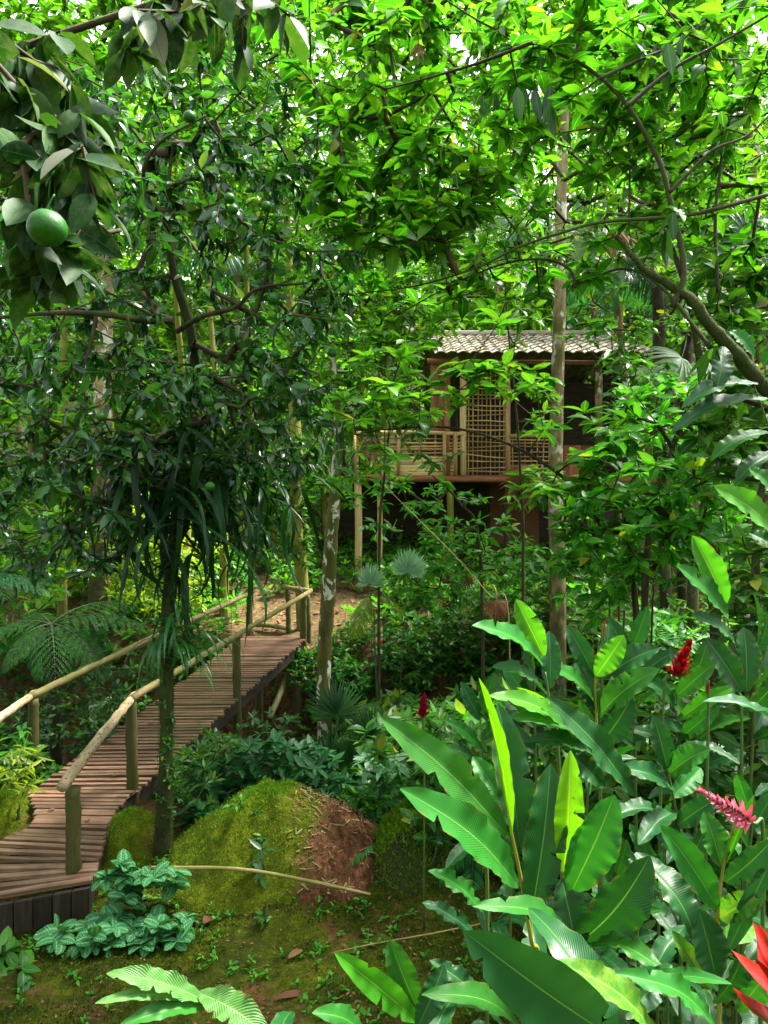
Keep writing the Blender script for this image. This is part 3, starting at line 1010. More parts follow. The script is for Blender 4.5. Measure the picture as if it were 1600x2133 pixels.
b.build('top_rail', M['bamboo'], hut, hl)
hbox('underfloor_wall_and_shade', 'mudwall', HX(1040), HX(1150), 18.4, 18.6, .6, HZ(1000))
hbox('underfloor_wall_and_shade', 'hutdark', HX(640), HX(1420), 20.8, 21.0, .6, HZ(998))  # added dark sheet standing for the shaded void below the floor

hut2 = thing('thatched_hut', 'smaller hut with a yellowish tiled roof standing behind the right end of the bamboo hut', 'hut', tuple(g3(7.9, 23.5)))
h2 = np.array(hut2.location)
e0, e1 = at(1310, 815, 22.0), at(1480, 820, 22.0)
tile_roof(hut2, h2, e0[0], e1[0], 22.0, e0[2], 24.2, e0[2] + 1.5, 26.4, e0[2], rows=6, mat='tile')
b = Bag(); box_between(b, (e0[0] + .2, 24.5, e0[2] + .2), (e1[0] - .2, 24.5, e0[2] + .2), 3.4, e0[2] - h2[2] + .6)
b.build('wall', M['hutdark'], hut2, h2, smooth=False)
for x in (e0[0] + .1, e1[0] - .1):
    b = Bag(); tube(b, [(x, 22.2, float(G(x, 22.2)) - .2), (x, 22.2, e0[2])], .09, 8)
    b.build('post', M['bark_pale'], hut2, h2)

n = 110
x = R.uniform(HX(910), HX(1340), n); t_ = R.uniform(0, 1, n) ** 1.5
P = np.stack([x, 16.4 + 3.1 * t_, HZ(748) + 1.0 * t_ + .085], -1)
b = Bag(); sc = R.uniform(.08, .22, n)
leaves(b, P, np.stack([R.normal(0, 1, n), R.normal(-.5, 1, n), R.normal(-.1, .2, n)], -1), np.array([0, -.25, 1.]) + R.normal(0, .2, (n, 3)), sc, sc * .4, .5, .3, 2)
tag(b.build('leaf_litter', M['dry']), 'dry fallen leaves lying on the tiled roof of the bamboo hut', 'leaf litter', kind='stuff')

# ------------------------------------------------------------------ trees built where the photo shows them


def tree(name, label, cat, trunk, radii, attr, leafmat, barkmat, k, L, W, r_tip=.004, twig='twig', sides=9, grow_from=0.35, group=None,
         power=.45, rmax=.05, wob=.04, **kw):
    """trunk path (world), attractors (world), leaves at every attractor"""
    trunk = np.asarray(trunk)
    loc = trunk[0]
    rt = thing(name, label, cat, tuple(loc), group)
    pth = curve(trunk, max(12, len(trunk) * 7))
    rr = np.interp(np.linspace(0, 1, len(pth)), np.linspace(0, 1, len(radii)), radii)
    b = Bag(); tube(b, pth, rr, sides, wob=wob)
    b.build('trunk', M[barkmat], rt, loc)
    nodes0 = pth[int(len(pth) * grow_from):]
    pts, par, r2, e, tips = grow(nodes0, attr, r_tip, power, rmax=rmax)
    b = Bag(); edge_mesh(b, pts, par, r2, e)
    b.build('branches', M[twig], rt, loc)
    b = Bag()
    d = pts[tips] - pts[par[tips]]
    sprays(b, pts[tips], d, k, L, W, **kw)
    b.build('crown', M[leafmat], rt, loc)
    return rt, pts, tips


def fruits(rt, specs, r=.037):
    loc = np.array(rt.location)
    for px_, py_, d_, s in specs:
        p = at(px_, py_, d_)
        b = Bag()
        V = []; U = []
        nl, ns = 12, 16
        for i in range(nl + 1):
            th = PI * i / nl
            for j in range(ns):
                a = 2 * PI * j / ns
                rr_ = r * s * (1 + .015 * math.sin(3 * a))
                V.append(p + np.array([rr_ * math.sin(th) * math.cos(a), rr_ * math.sin(th) * math.sin(a), .93 * rr_ * math.cos(th) * (1 - .06 * math.exp(-(th * 4) ** 2))]))
                U.append((a, th))
        Q = [[i * ns + j, i * ns + (j + 1) % ns, (i + 1) * ns + (j + 1) % ns, (i + 1) * ns + j] for i in range(nl) for j in range(ns)]
        b.add(V, Q, None, U)
        tube(b, curve([p + [0, 0, r * s * .85], p + [.004, .002, r * s + .008], p + [.012, .004, r * s + .025]], 8), .0016, 6)
        b.build('fruit', M['fruit'], rt, loc)


def trunk_moss(rt, pth, r_, n, mat, L=.03):
    """short moss standing off a trunk, a part of its tree"""
    pth = np.asarray(pth); i = R.uniform(0, len(pth) - 1.01, n); k = i.astype(int); f_ = (i - k)[:, None]
    c = pth[k] * (1 - f_) + pth[k + 1] * f_
    a = R.uniform(0, 6.28, n)
    o = np.stack([np.cos(a), np.sin(a), np.zeros(n)], -1)
    rr = np.interp(i / (len(pth) - 1), np.linspace(0, 1, len(r_)), r_)
    b = Bag()
    leaves(b, c + o * rr[:, None] * .96, o + R.normal(0, .5, (n, 3)) - [0, 0, .3], R.normal(0, 1, (n, 3)), L * R.uniform(.5, 1.4, n), L * .4, .5, .2, 1)
    b.build('trunk_moss', M[mat], rt, np.array(rt.location))


# citrus tree in front of the bridge
tr = [g3(*at(338, 1795, 6.3)[:2], -.1), at(345, 1600, 6.3), at(348, 1400, 6.35), at(352, 1250, 6.4), at(368, 1100, 6.5), at(390, 960, 6.5), at(410, 840, 6.4), at(400, 700, 6.2), at(360, 560, 6.1), at(350, 420, 6.1), at(360, 300, 6.1)]
A = region([(330, 560, 420, 330, 4.7, 7.6, 5), (130, 880, 260, 230, 4.9, 7.2, 2.4), (430, 300, 260, 200, 5.2, 8, 2.2), (530, 830, 170, 180, 5.2, 7.4, 1.6), (90, 300, 180, 220, 4.6, 7.4, 1.2), (620, 620, 110, 220, 5.5, 7.4, .8), (380, 950, 240, 70, 5.3, 6.8, .7), (110, 1060, 190, 150, 5.4, 7.6, 1.3), (250, 1080, 120, 120, 5.6, 7, .6), (520, 1020, 110, 110, 5.8, 7, .4)], 800)
cit, cpts, ctips = tree('citrus_tree', 'dark leaved citrus tree hung with green fruit, standing in front of the footbridge', 'tree', tr, [.085, .06, .055, .058, .06, .058, .05, .042, .03, .02, .01], A,
                        'citrus', 'bark_moss', 13, .125, .046, Lj=.4, r_tip=.0045, grow_from=.5, back=.22, pitch=(-.35, .5), mix=.35, bend=(.5, .4), fold=.3, rows=2, nj=.5)
trunk_moss(cit, curve(tr, 80)[:50], [.085, .06, .055, .058, .06], 9000, 'moss_dark', .014)
b = Bag()
for pts_, r0, r1 in (([(355, 665, 6.0), (300, 668, 5.4), (220, 655, 5.1), (110, 652, 5.0), (-40, 665, 5.0)], .03, .012), ([(370, 690, 6.0), (420, 660, 5.3), (490, 640, 5.1), (540, 600, 5.0), (640, 590, 5.1)], .022, .008),
                     ([(200, 660, 5.05), (185, 730, 5.0), (150, 830, 5.0)], .014, .006), ([(265, 662, 5.2), (300, 760, 5.2), (360, 860, 5.3)], .014, .006), ([(350, 480, 6.0), (300, 380, 5.2), (330, 300, 5.0), (430, 240, 5.0)], .018, .007),
                     ([(250, 480, 5.4), (150, 500, 5.0), (60, 560, 4.9), (-30, 640, 4.9)], .016, .007)):
    tube(b, curve([at(*q) for q in pts_], 40), np.linspace(r0, r1, 40), 7, wob=.06)
b.build('limbs', M['bark'], cit, np.array(cit.location))
fruits(cit, [(395, 243, 4.7, 1.05), (478, 413, 4.7, .95), (486, 436, 4.7, .9), (555, 430, 4.8, .95), (570, 622, 4.9, 1.15), (540, 735, 4.9, 1.0), (575, 738, 4.9, .9), (692, 735, 5.2, .9), (432, 835, 4.9, 1.1), (437, 1013, 4.9, .9), (210, 868, 4.8, .9)])

# citrus bough right in front of the lens side, its trunk to the left of the frame
tr = [g3(-1.75, .75, -.1), [-1.7, .85, 2.2], [-1.6, 1.0, 3.2], [-1.45, 1.25, 4.1], [-1.15, 1.5, 4.7], [-.7, 1.65, 4.95]]
A = region([(40, 130, 130, 150, 1.45, 2.1, 2), (110, 330, 110, 190, 1.4, 2.0, 2.0), (120, 560, 60, 60, 1.5, 1.8, .35), (310, 60, 130, 90, 1.6, 2.3, 1.3), (420, 110, 100, 120, 1.9, 2.6, .9), (520, -10, 160, 60, 1.7, 2.4, .6), (200, 250, 60, 120, 1.6, 2.2, .5)], 62)
cit2, _, _ = tree('citrus_tree', 'close citrus tree hanging large dusty dark leaves into the upper left corner', 'tree', tr, [.07, .065, .06, .045, .03, .012], A,
                  'citrus_near', 'bark_moss', 8, .1, .046, r_tip=.0026, grow_from=.45, back=.12, pitch=(-.75, .4), mix=.25, bend=(.3, .3), fold=.3, rows=4, nj=.7, power=.4)
fruits(cit2, [(98, 475, 1.3, .9), (345, 28, 2.0, .9)])

# light green tree leaning in from the right
tr = [g3(3.0, 4.9, -.1), [2.85, 4.85, 1.2], [2.7, 4.8, 2.6], at(1640, 900, 4.7), at(1560, 800, 4.65), at(1480, 725, 4.6), at(1400, 640, 4.6), at(1310, 580, 4.7), at(1250, 520, 4.9)]
lime = thing('leaning_tree', 'light green broadleaf tree leaning in from the right with a mossy dark limb', 'tree', tuple(tr[0]))
ll = np.array(lime.location)
b = Bag(); pth = curve(tr, 60) + np.cumsum(R.normal(0, .006, (60, 3)), 0); tube(b, pth, np.interp(np.linspace(0, 1, 60), np.linspace(0, 1, 9), [.09, .08, .07, .056, .048, .04, .03, .02, .01]), 9, wob=.06)
b.build('trunk', M['bark_moss'], lime, ll)
trunk_moss(lime, pth, [.09, .08, .07, .056, .048, .04, .03, .02, .01], 5000, 'moss_dark', .013)
limbs = [
    ([at(1400, 640, 4.6), at(1425, 560, 4.6), at(1392, 400, 4.65), at(1370, 330, 4.7), at(1306, 218, 4.7), at(1236, 150, 4.75), at(1180, 118, 4.8), at(1090, 84, 4.8), at(1000, 45, 4.8), at(900, -20, 4.9)], .019, .005),
    ([at(1305, 222, 4.3), at(1400, 145, 4.35), at(1500, 90, 4.35), at(1620, 20, 4.3)], .014, .006),
    ([at(1250, 163, 4.33), at(1330, 125, 4.4), at(1410, 90, 4.5), at(1470, 40, 4.6)], .012, .005),
    ([at(1110, 88, 4.48), at(1000, 130, 4.6), at(900, 160, 4.7), at(790, 190, 4.9)], .012, .004),
    ([at(1620, 400, 4.6), at(1440, 447, 4.6), at(1260, 462, 4.7), at(1180, 482, 4.7), at(1080, 515, 4.8), at(1000, 555, 4.9), at(870, 595, 5.0), at(740, 612, 5.2)], .013, .004),
    ([at(1200, 600, 5.2), at(1185, 560, 5.2), at(1130, 540, 5.3), at(1040, 552, 5.4), at(930, 600, 5.6), at(820, 660, 5.7)], .012, .004),
    ([at(1495, 610, 5.0), at(1490, 450, 5.0), at(1505, 300, 5.0), at(1500, 120, 5.0), at(1515, -20, 5.0)], .012, .006),
    ([at(1310, 470, 5.0), at(1312, 350, 5.0), at(1310, 250, 5.0)], .008, .004),
    ([at(1395, 400, 4.4), at(1430, 365, 4.4), at(1490, 310, 4.4), at(1560, 280, 4.4), at(1640, 200, 4.4)], .012, .005),
    ([at(1480, 725, 4.6), at(1380, 600, 5.0), at(1300, 560, 5.2), at(1210, 590, 5.4)], .014, .006),
]
ends = []
b = Bag()
sk = [p for p in pth[25:]]
for pts_, r0, r1 in limbs:
    c_ = curve(pts_, 40)
    tube(b, c_, np.linspace(r0, r1, 40), 7, wob=.05)
    sk += list(c_)
b.build('limbs', M['bark'], lime, ll)
A = region([(1000, 180, 330, 190, 4.6, 7.0, 3.2), (1400, 130, 250, 180, 4.4, 6.6, 2.6), (830, 400, 180, 140, 4.6, 6.2, 2.2), (1250, 380, 330, 130, 4.8, 7.0, 2.2), (760, 120, 150, 140, 5, 7, 1.5), (1000, 560, 260, 70, 5.2, 6.8, .8), (1480, 480, 160, 150, 4.8, 6.6, 1.0), (850, 450, 160, 50, 4.6, 5.4, .8), (1100, 20, 500, 60, 4.6, 6.5, 1.5), (680, 60, 120, 120, 5, 7, 1)], 860)
sk = np.array(sk)
ax_ = A[:, 0] / A[:, 1] * F + 800; ay_ = 1000 - (A[:, 2] - CAMZ) / A[:, 1] * F
A = A[~((np.abs(ax_ - 1170) < 30) & (ay_ > 230))]
ax_ = A[:, 0] / A[:, 1] * F + 800; ay_ = 1000 - (A[:, 2] - CAMZ) / A[:, 1] * F
A = A[~((np.hypot((ax_ - 690) / 60, (ay_ - 140) / 60) < 1) | (np.hypot((ax_ - 940) / 55, (ay_ - 150) / 50) < 1))]
# join every whorl to the nearest limb
pts, par, r2, e, tips = grow(sk, A, .0038, .4, rmax=.02)
ok = np.ones(len(e), bool)
b = Bag(); edge_mesh(b, pts, par, r2, e)
b.build('branches', M['twig'], lime, ll)
b = Bag(); hv = R.uniform(0, 1, len(tips)) < .3
sprays(b, pts[tips][hv], (pts[tips] - pts[par[tips]])[hv], 9, .12, .05, Lj=.4, back=.14, pitch=(-.15, .4), mix=.25, bend=(.5, .4), fold=.2, rows=2)
b.build('older_leaves', M['mid'], lime, ll)
b = Bag(); sprays(b, pts[tips][~hv], (pts[tips] - pts[par[tips]])[~hv], 8, .142, .062, Lj=.45, back=.1, pitch=(-.05, .3), mix=.25, bend=(.45, .35), fold=.18, rows=3, nj=.3, p=.8)
b.build('crown', M['lime'], lime, ll)
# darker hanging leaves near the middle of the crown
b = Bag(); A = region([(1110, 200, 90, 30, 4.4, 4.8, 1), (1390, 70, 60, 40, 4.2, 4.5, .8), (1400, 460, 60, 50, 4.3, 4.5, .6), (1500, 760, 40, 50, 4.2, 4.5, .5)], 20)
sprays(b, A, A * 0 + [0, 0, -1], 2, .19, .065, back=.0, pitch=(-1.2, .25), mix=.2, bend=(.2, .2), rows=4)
b.build('hanging_leaves', M['dark'], lime, ll)


def trunk_tree(name, label, path, radii, mat, attr=None, leafmat='mid', k=8, L=.16, W=.06, **kw):
    if attr is None:
        path = np.asarray(path)
        rt = thing(name, label, 'tree', tuple(path[0]))
        p = curve(path, 50)
        b = Bag(); tube(b, p, np.interp(np.linspace(0, 1, 50), np.linspace(0, 1, len(radii)), radii), 12, wob=.03)
        b.build('trunk', M[mat], rt, path[0])
        return rt
    return tree(name, label, 'tree', path, radii, attr, leafmat, mat, k, L, W, **kw)[0]


p0 = at(1500, 1300, 8.6)
trunk_tree('fine_leaved_tree', 'small leaved dark green tree with fine twigs, behind the leaning limb', [g3(p0[0], p0[1], -.2), at(1490, 1100, 8.6), at(1470, 850, 8.6), at(1430, 600, 8.6), at(1350, 420, 8.7), at(1250, 280, 8.8)], [.07, .06, .05, .04, .025, .012], 'bark',
           region([(1200, 420, 330, 150, 7.4, 9.6, 3), (1450, 250, 200, 220, 7.2, 9.4, 2), (950, 520, 180, 90, 8, 9.8, .9), (1480, 640, 120, 90, 7.6, 9, .6), (1000, 250, 200, 100, 8, 10, 1)], 330), 'mid', 12, .105, .042, grow_from=.35, r_tip=.004, back=.2, pitch=(-.15, .45), bend=(.4, .4), rows=2, Lj=.35)
# lichen trunk by the far half of the bridge
p0 = at(676, 1560, 9.7)
trunk_tree('lichen_tree', 'slim trunk blotched white with lichen rising beside the far half of the footbridge',
           [[p0[0], p0[1], float(G(p0[0], p0[1])) - .2], at(676, 1540, 9.7), at(674, 1400, 9.7), at(683, 1250, 9.7), at(690, 1120, 9.7), at(700, 1000, 9.75), at(705, 880, 9.9), at(690, 700, 10.2), at(700, 450, 10.4), at(690, 200, 10.6)],
           [.12, .1, .095, .095, .09, .075, .06, .05, .035, .015], 'bark_lichen',
           region([(690, 560, 150, 230, 9.2, 12, 3), (600, 250, 200, 200, 9.5, 12.5, 2), (760, 780, 110, 130, 9, 10.5, 1.2), (860, 640, 120, 90, 9, 11, 1)], 420), 'bright', 9, .16, .06, grow_from=.62, r_tip=.004, pitch=(-.1, .4))
p0 = at(632, 1235, 13.6)
trunk_tree('vine_clad_tree', 'thin mossy trunk fringed with small creeper leaves at the far end of the footbridge',
           [[p0[0], p0[1], float(G(p0[0], p0[1])) - .2], at(628, 1200, 13.6), at(615, 1080, 13.6), at(618, 950, 13.7), at(610, 800, 13.9), at(600, 500, 14.2), at(590, 200, 14.5)],
           [.13, .12, .115, .11, .1, .07, .03], 'bark_mossy_pale',
           np.vstack([region([(620, 1060, 26, 160, 13.4, 13.75, 1)], 60), region([(560, 300, 260, 240, 13, 17, 3), (600, 640, 110, 120, 13, 15, 1)], 260)]), 'mid', 9, .17, .06, grow_from=.1, r_tip=.004)
# tall pale trunk in front of the hut
p0 = at(1165, 1330, 11.0)
trunk_tree('pale_tree', 'tall straight pale trunk, smooth above and mossy below, standing in front of the bamboo hut',
           [[p0[0], p0[1], float(G(p0[0], p0[1])) - .3], at(1163, 1250, 11), at(1158, 1050, 11), at(1160, 850, 11), at(1166, 650, 11), at(1169, 450, 11), at(1175, 250, 11), at(1190, 60, 11.1), at(1195, -250, 11.2)],
           [.13, .12, .112, .1, .088, .08, .07, .06, .04], 'bark_pale',
           region([(1180, -200, 420, 180, 9, 13, 2), (1200, 120, 300, 130, 10.5, 13, 1)], 260), 'far', 10, .2, .075, grow_from=.8, r_tip=.005)
p0 = at(1445, 1120, 13.0)
trunk_tree('pale_tree', 'short stretch of white trunk glimpsed right of the bamboo hut',
           [[p0[0], p0[1], float(G(p0[0], p0[1])) - .3], at(1448, 1000, 13), at(1453, 860, 13), at(1450, 700, 13.2), at(1440, 450, 13.5), at(1430, 150, 14)], [.1, .1, .09, .08, .06, .02], 'bark_pale',
           region([(1440, 350, 260, 200, 12, 16, 1)], 240), 'far', 9, .2, .08, grow_from=.6, r_tip=.005)

# sapling whose stem arcs up in front of the hut
tr = [g3(*at(1345, 1330, 7.4)[:2], -.1), at(1320, 1220, 7.4), at(1250, 1090, 7.4), at(1180, 1000, 7.4), at(1060, 925, 7.5), at(930, 890, 7.6), at(800, 895, 7.7), at(740, 905, 7.8)]
tree('sapling', 'thin arching sapling with whorls of bright leaves in front of the bamboo hut', 'sapling', tr, [.028, .025, .022, .019, .015, .012, .008, .005],
     region([(1040, 790, 110, 60, 6.9, 7.8, 1.4), (870, 840, 110, 70, 7.0, 8.0, 1.2), (1230, 900, 110, 70, 6.8, 7.6, 1.5), (900, 660, 170, 60, 7.4, 8.6, .8), (770, 980, 110, 60, 7.3, 8.3, 1), (1230, 1000, 150, 70, 6.8, 7.6, 1.0), (1010, 690, 90, 40, 7, 7.8, .4), (720, 880, 90, 60, 7.6, 8.6, .8), (840, 760, 90, 60, 7.4, 8.4, .6)], 92),
     'bright', 'twig', 8, .225, .095, r_tip=.0035, grow_from=.3, back=.05, pitch=(.05, .28), mix=.25, bend=(.45, .3), rows=3, nj=.25, power=.35)
for lab, foot, tr, reg, nn, mt in (
        ('slender sapling standing in front of the veranda railing of the hut', (790, 1290, 10.4), [(790, 1150, 10.4), (800, 1000, 10.4), (815, 860, 10.4), (830, 720, 10.5), (850, 600, 10.6)],
         [(820, 720, 120, 90, 9.6, 11.4, 1.2), (800, 860, 110, 80, 9.6, 11.2, 1.3), (860, 600, 130, 70, 10, 12, 1), (880, 950, 90, 50, 10, 11, .6)], 120, 'mid'),
        ('slender sapling standing between the pale trunk and the lattice of the hut', (1090, 1300, 10.0), [(1090, 1150, 10), (1085, 1000, 10), (1075, 850, 10), (1060, 700, 10.1), (1050, 560, 10.2)],
         [(1060, 690, 110, 60, 9.2, 11, 1), (1090, 850, 90, 60, 9.2, 10.6, .7), (1040, 590, 120, 60, 9.6, 11.4, 1.1), (1120, 1010, 80, 50, 9.4, 10.6, .5)], 84, 'bright'),
        ('slender sapling standing in front of the right end of the hut roof', (1290, 1300, 11.4), [(1290, 1150, 11.4), (1285, 950, 11.4), (1280, 800, 11.4), (1270, 650, 11.5)],
         [(1270, 680, 100, 60, 10.6, 12.4, 1), (1300, 800, 90, 60, 10.6, 12, 1), (1230, 620, 90, 50, 11, 12.4, .7), (1380, 820, 90, 70, 10.6, 12, .8)], 90, 'mid')):
    P_ = [g3(*at(*foot)[:2], -.1)] + [at(*q) for q in tr]
    tree('sapling', lab, 'sapling', P_, [.024, .021, .018, .015, .012, .008], region(reg, nn), mt, 'twig', 8, .18, .066, r_tip=.0045, grow_from=.35, back=.08, pitch=(-.05, .35), bend=(.5, .35), rows=2, Lj=.4, power=.38)
tr = [g3(*at(1010, 1240, 11.2)[:2], -.1), at(1000, 1150, 11.2), at(960, 1050, 11.3), at(900, 990, 11.4)]
tree('sapling', 'leafy sapling below the lattice of the bamboo hut', 'sapling', tr, [.03, .025, .02, .01],
     region([(870, 1060, 150, 70, 10.6, 12, 1), (1000, 1150, 130, 80, 10.4, 11.8, 1.2), (900, 1180, 110, 60, 10.8, 11.8, .6)], 130), 'bright', 'twig', 8, .18, .07, grow_from=.2, back=.08, pitch=(0, .35), rows=2, r_tip=.004)
tr = [g3(*at(1340, 1360, 6.6)[:2], -.1), at(1345, 1200, 6.6), at(1370, 1050, 6.7), at(1400, 930, 6.8)]
tree('leafy_bush', 'bushy green shrub right of the pale trunk below the leaning limb', 'bush', tr, [.04, .03, .025, .015],
     region([(1400, 1000, 200, 130, 6, 8, 2), (1300, 1130, 160, 120, 6.2, 8, 1.4), (1520, 1060, 120, 150, 5.6, 7.6, 1.2), (1420, 860, 150, 80, 6.4, 8, .8), (1250, 1200, 100, 90, 7, 9, .5)], 330), 'bright', 'twig', 8, .17, .075, grow_from=.15, back=.08, pitch=(0, .35), rows=2, r_tip=.004)
tr = [g3(*at(1580, 1330, 5.2)[:2], -.1), at(1575, 1150, 5.2), at(1590, 1000, 5.2), at(1600, 850, 5.2)]
tree('leafy_bush', 'dark bushy shrub at the right edge under the leaning limb', 'bush', tr, [.035, .03, .02, .012],
     region([(1560, 900, 110, 120, 4.9, 6.2, 1), (1590, 1250, 100, 160, 4.8, 6, 1.2), (1560, 620, 90, 120, 5, 6.4, .7)], 150), 'mid', 'twig', 8, .18, .08, grow_from=.15, back=.08, pitch=(0, .35), rows=2, r_tip=.004)

# ------------------------------------------------------------------ fronds, palms, ferns
def frond(bl_, bs, base, az, length, elev, arch, n, Ll, Lw, ang=1.1, droop=.25, r=.008, tipf=.25, bend=.4, start=.12, mi=0):
    """one pinnate leaf: rachis into bs, leaflets into bl_"""
    t = np.linspace(0, 1, 18)
    el = elev - arch * t
    h = np.array([math.cos(az), math.sin(az), 0])
    step = length / 17
    pts = [np.array(base, float)]
    for i in range(1, 18):
        pts.append(pts[-1] + step * (h * math.cos(el[i]) + np.array([0, 0, 1]) * math.sin(el[i])))
    pts = np.array(pts)
    tube(bs, pts, np.linspace(r, r * .25, 18), 5, cap=False)
    s_ = np.repeat(np.linspace(start, .99, n), 2)
    P = np.stack([np.interp(s_, t, pts[:, i]) for i in range(3)], -1)
    e = np.interp(s_, t, el)
    T = h[None] * np.cos(e)[:, None] + np.array([0, 0, 1.])[None] * np.sin(e)[:, None]
    side = np.cross(h, [0, 0, 1.])
    up = np.cross(side[None], T)
    sg = np.tile([1, -1], n)
    a = ang * (1 - .45 * s_) + R.normal(0, .05, 2 * n)
    D = T * np.cos(a)[:, None] + side[None] * (sg * np.sin(a))[:, None] - up * (droop + R.normal(0, .06, 2 * n))[:, None]
    L = Ll * np.sin(PI * np.clip(.12 + .88 * s_ * (1 - tipf * .3), 0, 1) ** .8) ** .6 * R.uniform(.9, 1.08, 2 * n) + .12 * Ll
    leaves(bl_, P, D, up + R.normal(0, .12, P.shape), L, Lw * (L / Ll) ** .5, bend, .2, 2, .8, mi)


def fan(bl_, bs, foot, hub, up, Rr, n=32, spread=3.6, droop=.25, w=.05, r=.008):
    """one fan palm leaf"""
    foot = np.array(foot, float); hub = np.array(hub, float)
    d = norm(hub - foot); up = norm(np.array(up) - d * np.dot(up, d))
    s_ = np.cross(d, up)
    tube(bs, curve([foot, (foot + hub) / 2 + up * .04, hub], 10), np.linspace(r, r * .6, 10), 5, cap=False)
    a = np.linspace(-spread / 2, spread / 2, n)
    D = d[None] * np.cos(a)[:, None] + s_[None] * np.sin(a)[:, None] + up[None] * R.normal(0, .05, n)[:, None]
    L = Rr * (.72 + .28 * np.cos(a / spread * PI)) * R.uniform(.93, 1.05, n)
    leaves(bl_, np.repeat(hub[None], n, 0), D, up + R.normal(0, .08, (n, 3)), L, w, R.normal(droop * 2, .12, n), .45, 3, .7)


def plant(name, label, cat, loc, parts, group=None):
    """parts: list of (part name, bag, material)"""
    rt = thing(name, label, cat, tuple(loc), group)
    for n_, b_, m_ in parts:
        if b_.n: b_.build(n_, M[m_], rt, loc)
    return rt


def fern(name, label, loc, n, length, elev=.9, arch=1.4, np_=22, Ll=.16, Lw=.03, mat='fern', trunk=0.0, az0=0.0, azr=6.28, cat='fern'):
    bl_, bs, bt = Bag(), Bag(), Bag()
    top = np.array(loc, float) + [0, 0, trunk]
    if trunk: tube(bt, curve([np.array(loc) - [0, 0, .1], np.array(loc) + [.02, 0, trunk * .5], top], 14), .055, 8, wob=.15)
    for i in range(n):
        frond(bl_, bs, top + R.normal(0, .02, 3), az0 + azr * (i + R.uniform(-.3, .3)) / n, length * R.uniform(.75, 1.1), elev + R.normal(0, .2), arch * R.uniform(.8, 1.15), np_, Ll, Lw)
    return plant(name, label, cat, loc, [('fronds', bl_, mat), ('stalks', bs, 'stem_dark'), ('trunk', bt, 'bark')])


def bipinnate(bl_, bs, base, az, length, elev, arch, n, Ls, mi=0):
    """tree fern leaf: pinnae that are fronds themselves"""
    t = np.linspace(0, 1, 18); el = elev - arch * t
    h = np.array([math.cos(az), math.sin(az), 0]); pts = [np.array(base, float)]
    for i in range(1, 18):
        pts.append(pts[-1] + length / 17 * (h * math.cos(el[i]) + np.array([0, 0, 1]) * math.sin(el[i])))
    pts = np.array(pts); tube(bs, pts, np.linspace(.014, .003, 18), 6, cap=False)
    for i in range(n):
        q = .15 + .83 * i / (n - 1)
        p = np.array([np.interp(q, t, pts[:, k]) for k in range(3)])
        L = Ls * math.sin(PI * (.1 + .86 * q) ** .9) ** .7 + .04
        for sg in (1, -1):
            frond(bl_, bs, p, az + sg * (1.25 - .5 * q), L, float(np.interp(q, t, el)) * .5 - .1, .6, max(5, int(L / .026)), L * .15, L * .05, ang=1.15, droop=.05, r=.004, start=.05, bend=.2, mi=mi)


# tree fern left of the bridge
loc = at(110, 1500, 9.4); loc[2] = float(G(loc[0], loc[1]))
bl_, bs, bt = Bag(), Bag(), Bag()
top = np.array([loc[0], loc[1], at(110, 1300, 9.4)[2]])
tube(bt, curve([loc - [0, 0, .1], (loc + top) / 2 + [.04, 0, 0], top], 16), .07, 9, wob=.15)
for az, ln, el, ar in ((0.1, 1.25, .45, .95), (-.5, 1.1, .1, 1.2), (-1.1, 1.0, .1, 1.3), (3.3, .9, .4, 1.2), (2.4, .9, .5, 1.2), (-2.2, .8, .1, 1.3), (.9, 1.2, .6, 1.0), (-.15, 1.0, -.2, .9)):
    bipinnate(bl_, bs, top, az, ln, el, ar, 11, .33)
plant('tree_fern', 'tree fern spreading lacy fronds over the left handrail of the footbridge', 'fern', loc, [('fronds', bl_, 'fern'), ('stalks', bs, 'stem_dark'), ('trunk', bt, 'bark')])
loc = at(-60, 1420, 10.5); loc[2] = float(G(loc[0], loc[1]))
bl_, bs, bt = Bag(), Bag(), Bag()
top = np.array([loc[0], loc[1], at(0, 1210, 10.5)[2]])
tube(bt, curve([loc - [0, 0, .1], (loc + top) / 2, top], 16), .07, 9, wob=.15)
for az in np.linspace(0, 5.6, 8): bipinnate(bl_, bs, top, az, 1.2, .5, 1.2, 11, .34)
plant('tree_fern', 'tree fern cut by the left edge of the photo behind the handrail', 'fern', loc, [('fronds', bl_, 'blue'), ('stalks', bs, 'stem_dark'), ('trunk', bt, 'bark')])

# fan palms
def fan_palm(label, loc, hubs, Rr, mat='palm', trunk=None, n=34, droop=.25, w=.05, cat='palm', name='fan_palm', crown=None):
    loc = np.array(loc, float)
    bl_, bs, bt = Bag(), Bag(), Bag()
    c = np.array(crown) if crown is not None else loc + [0, 0, .15]
    if trunk: tube(bt, curve([loc - [0, 0, .2], (loc + c) / 2, c], 14), trunk, 9, wob=.06)
    ps = []
    for h_, up in hubs:
        bl_, bs = Bag(), Bag()
        fan(bl_, bs, c, h_, up, Rr * R.uniform(.9, 1.1), n, 3.7, droop, w)
        ps += [('fan', bl_, mat), ('stalk', bs, 'stem_dark')]
    return plant(name, label, cat, loc, ps + [('trunk', bt, 'bark')])


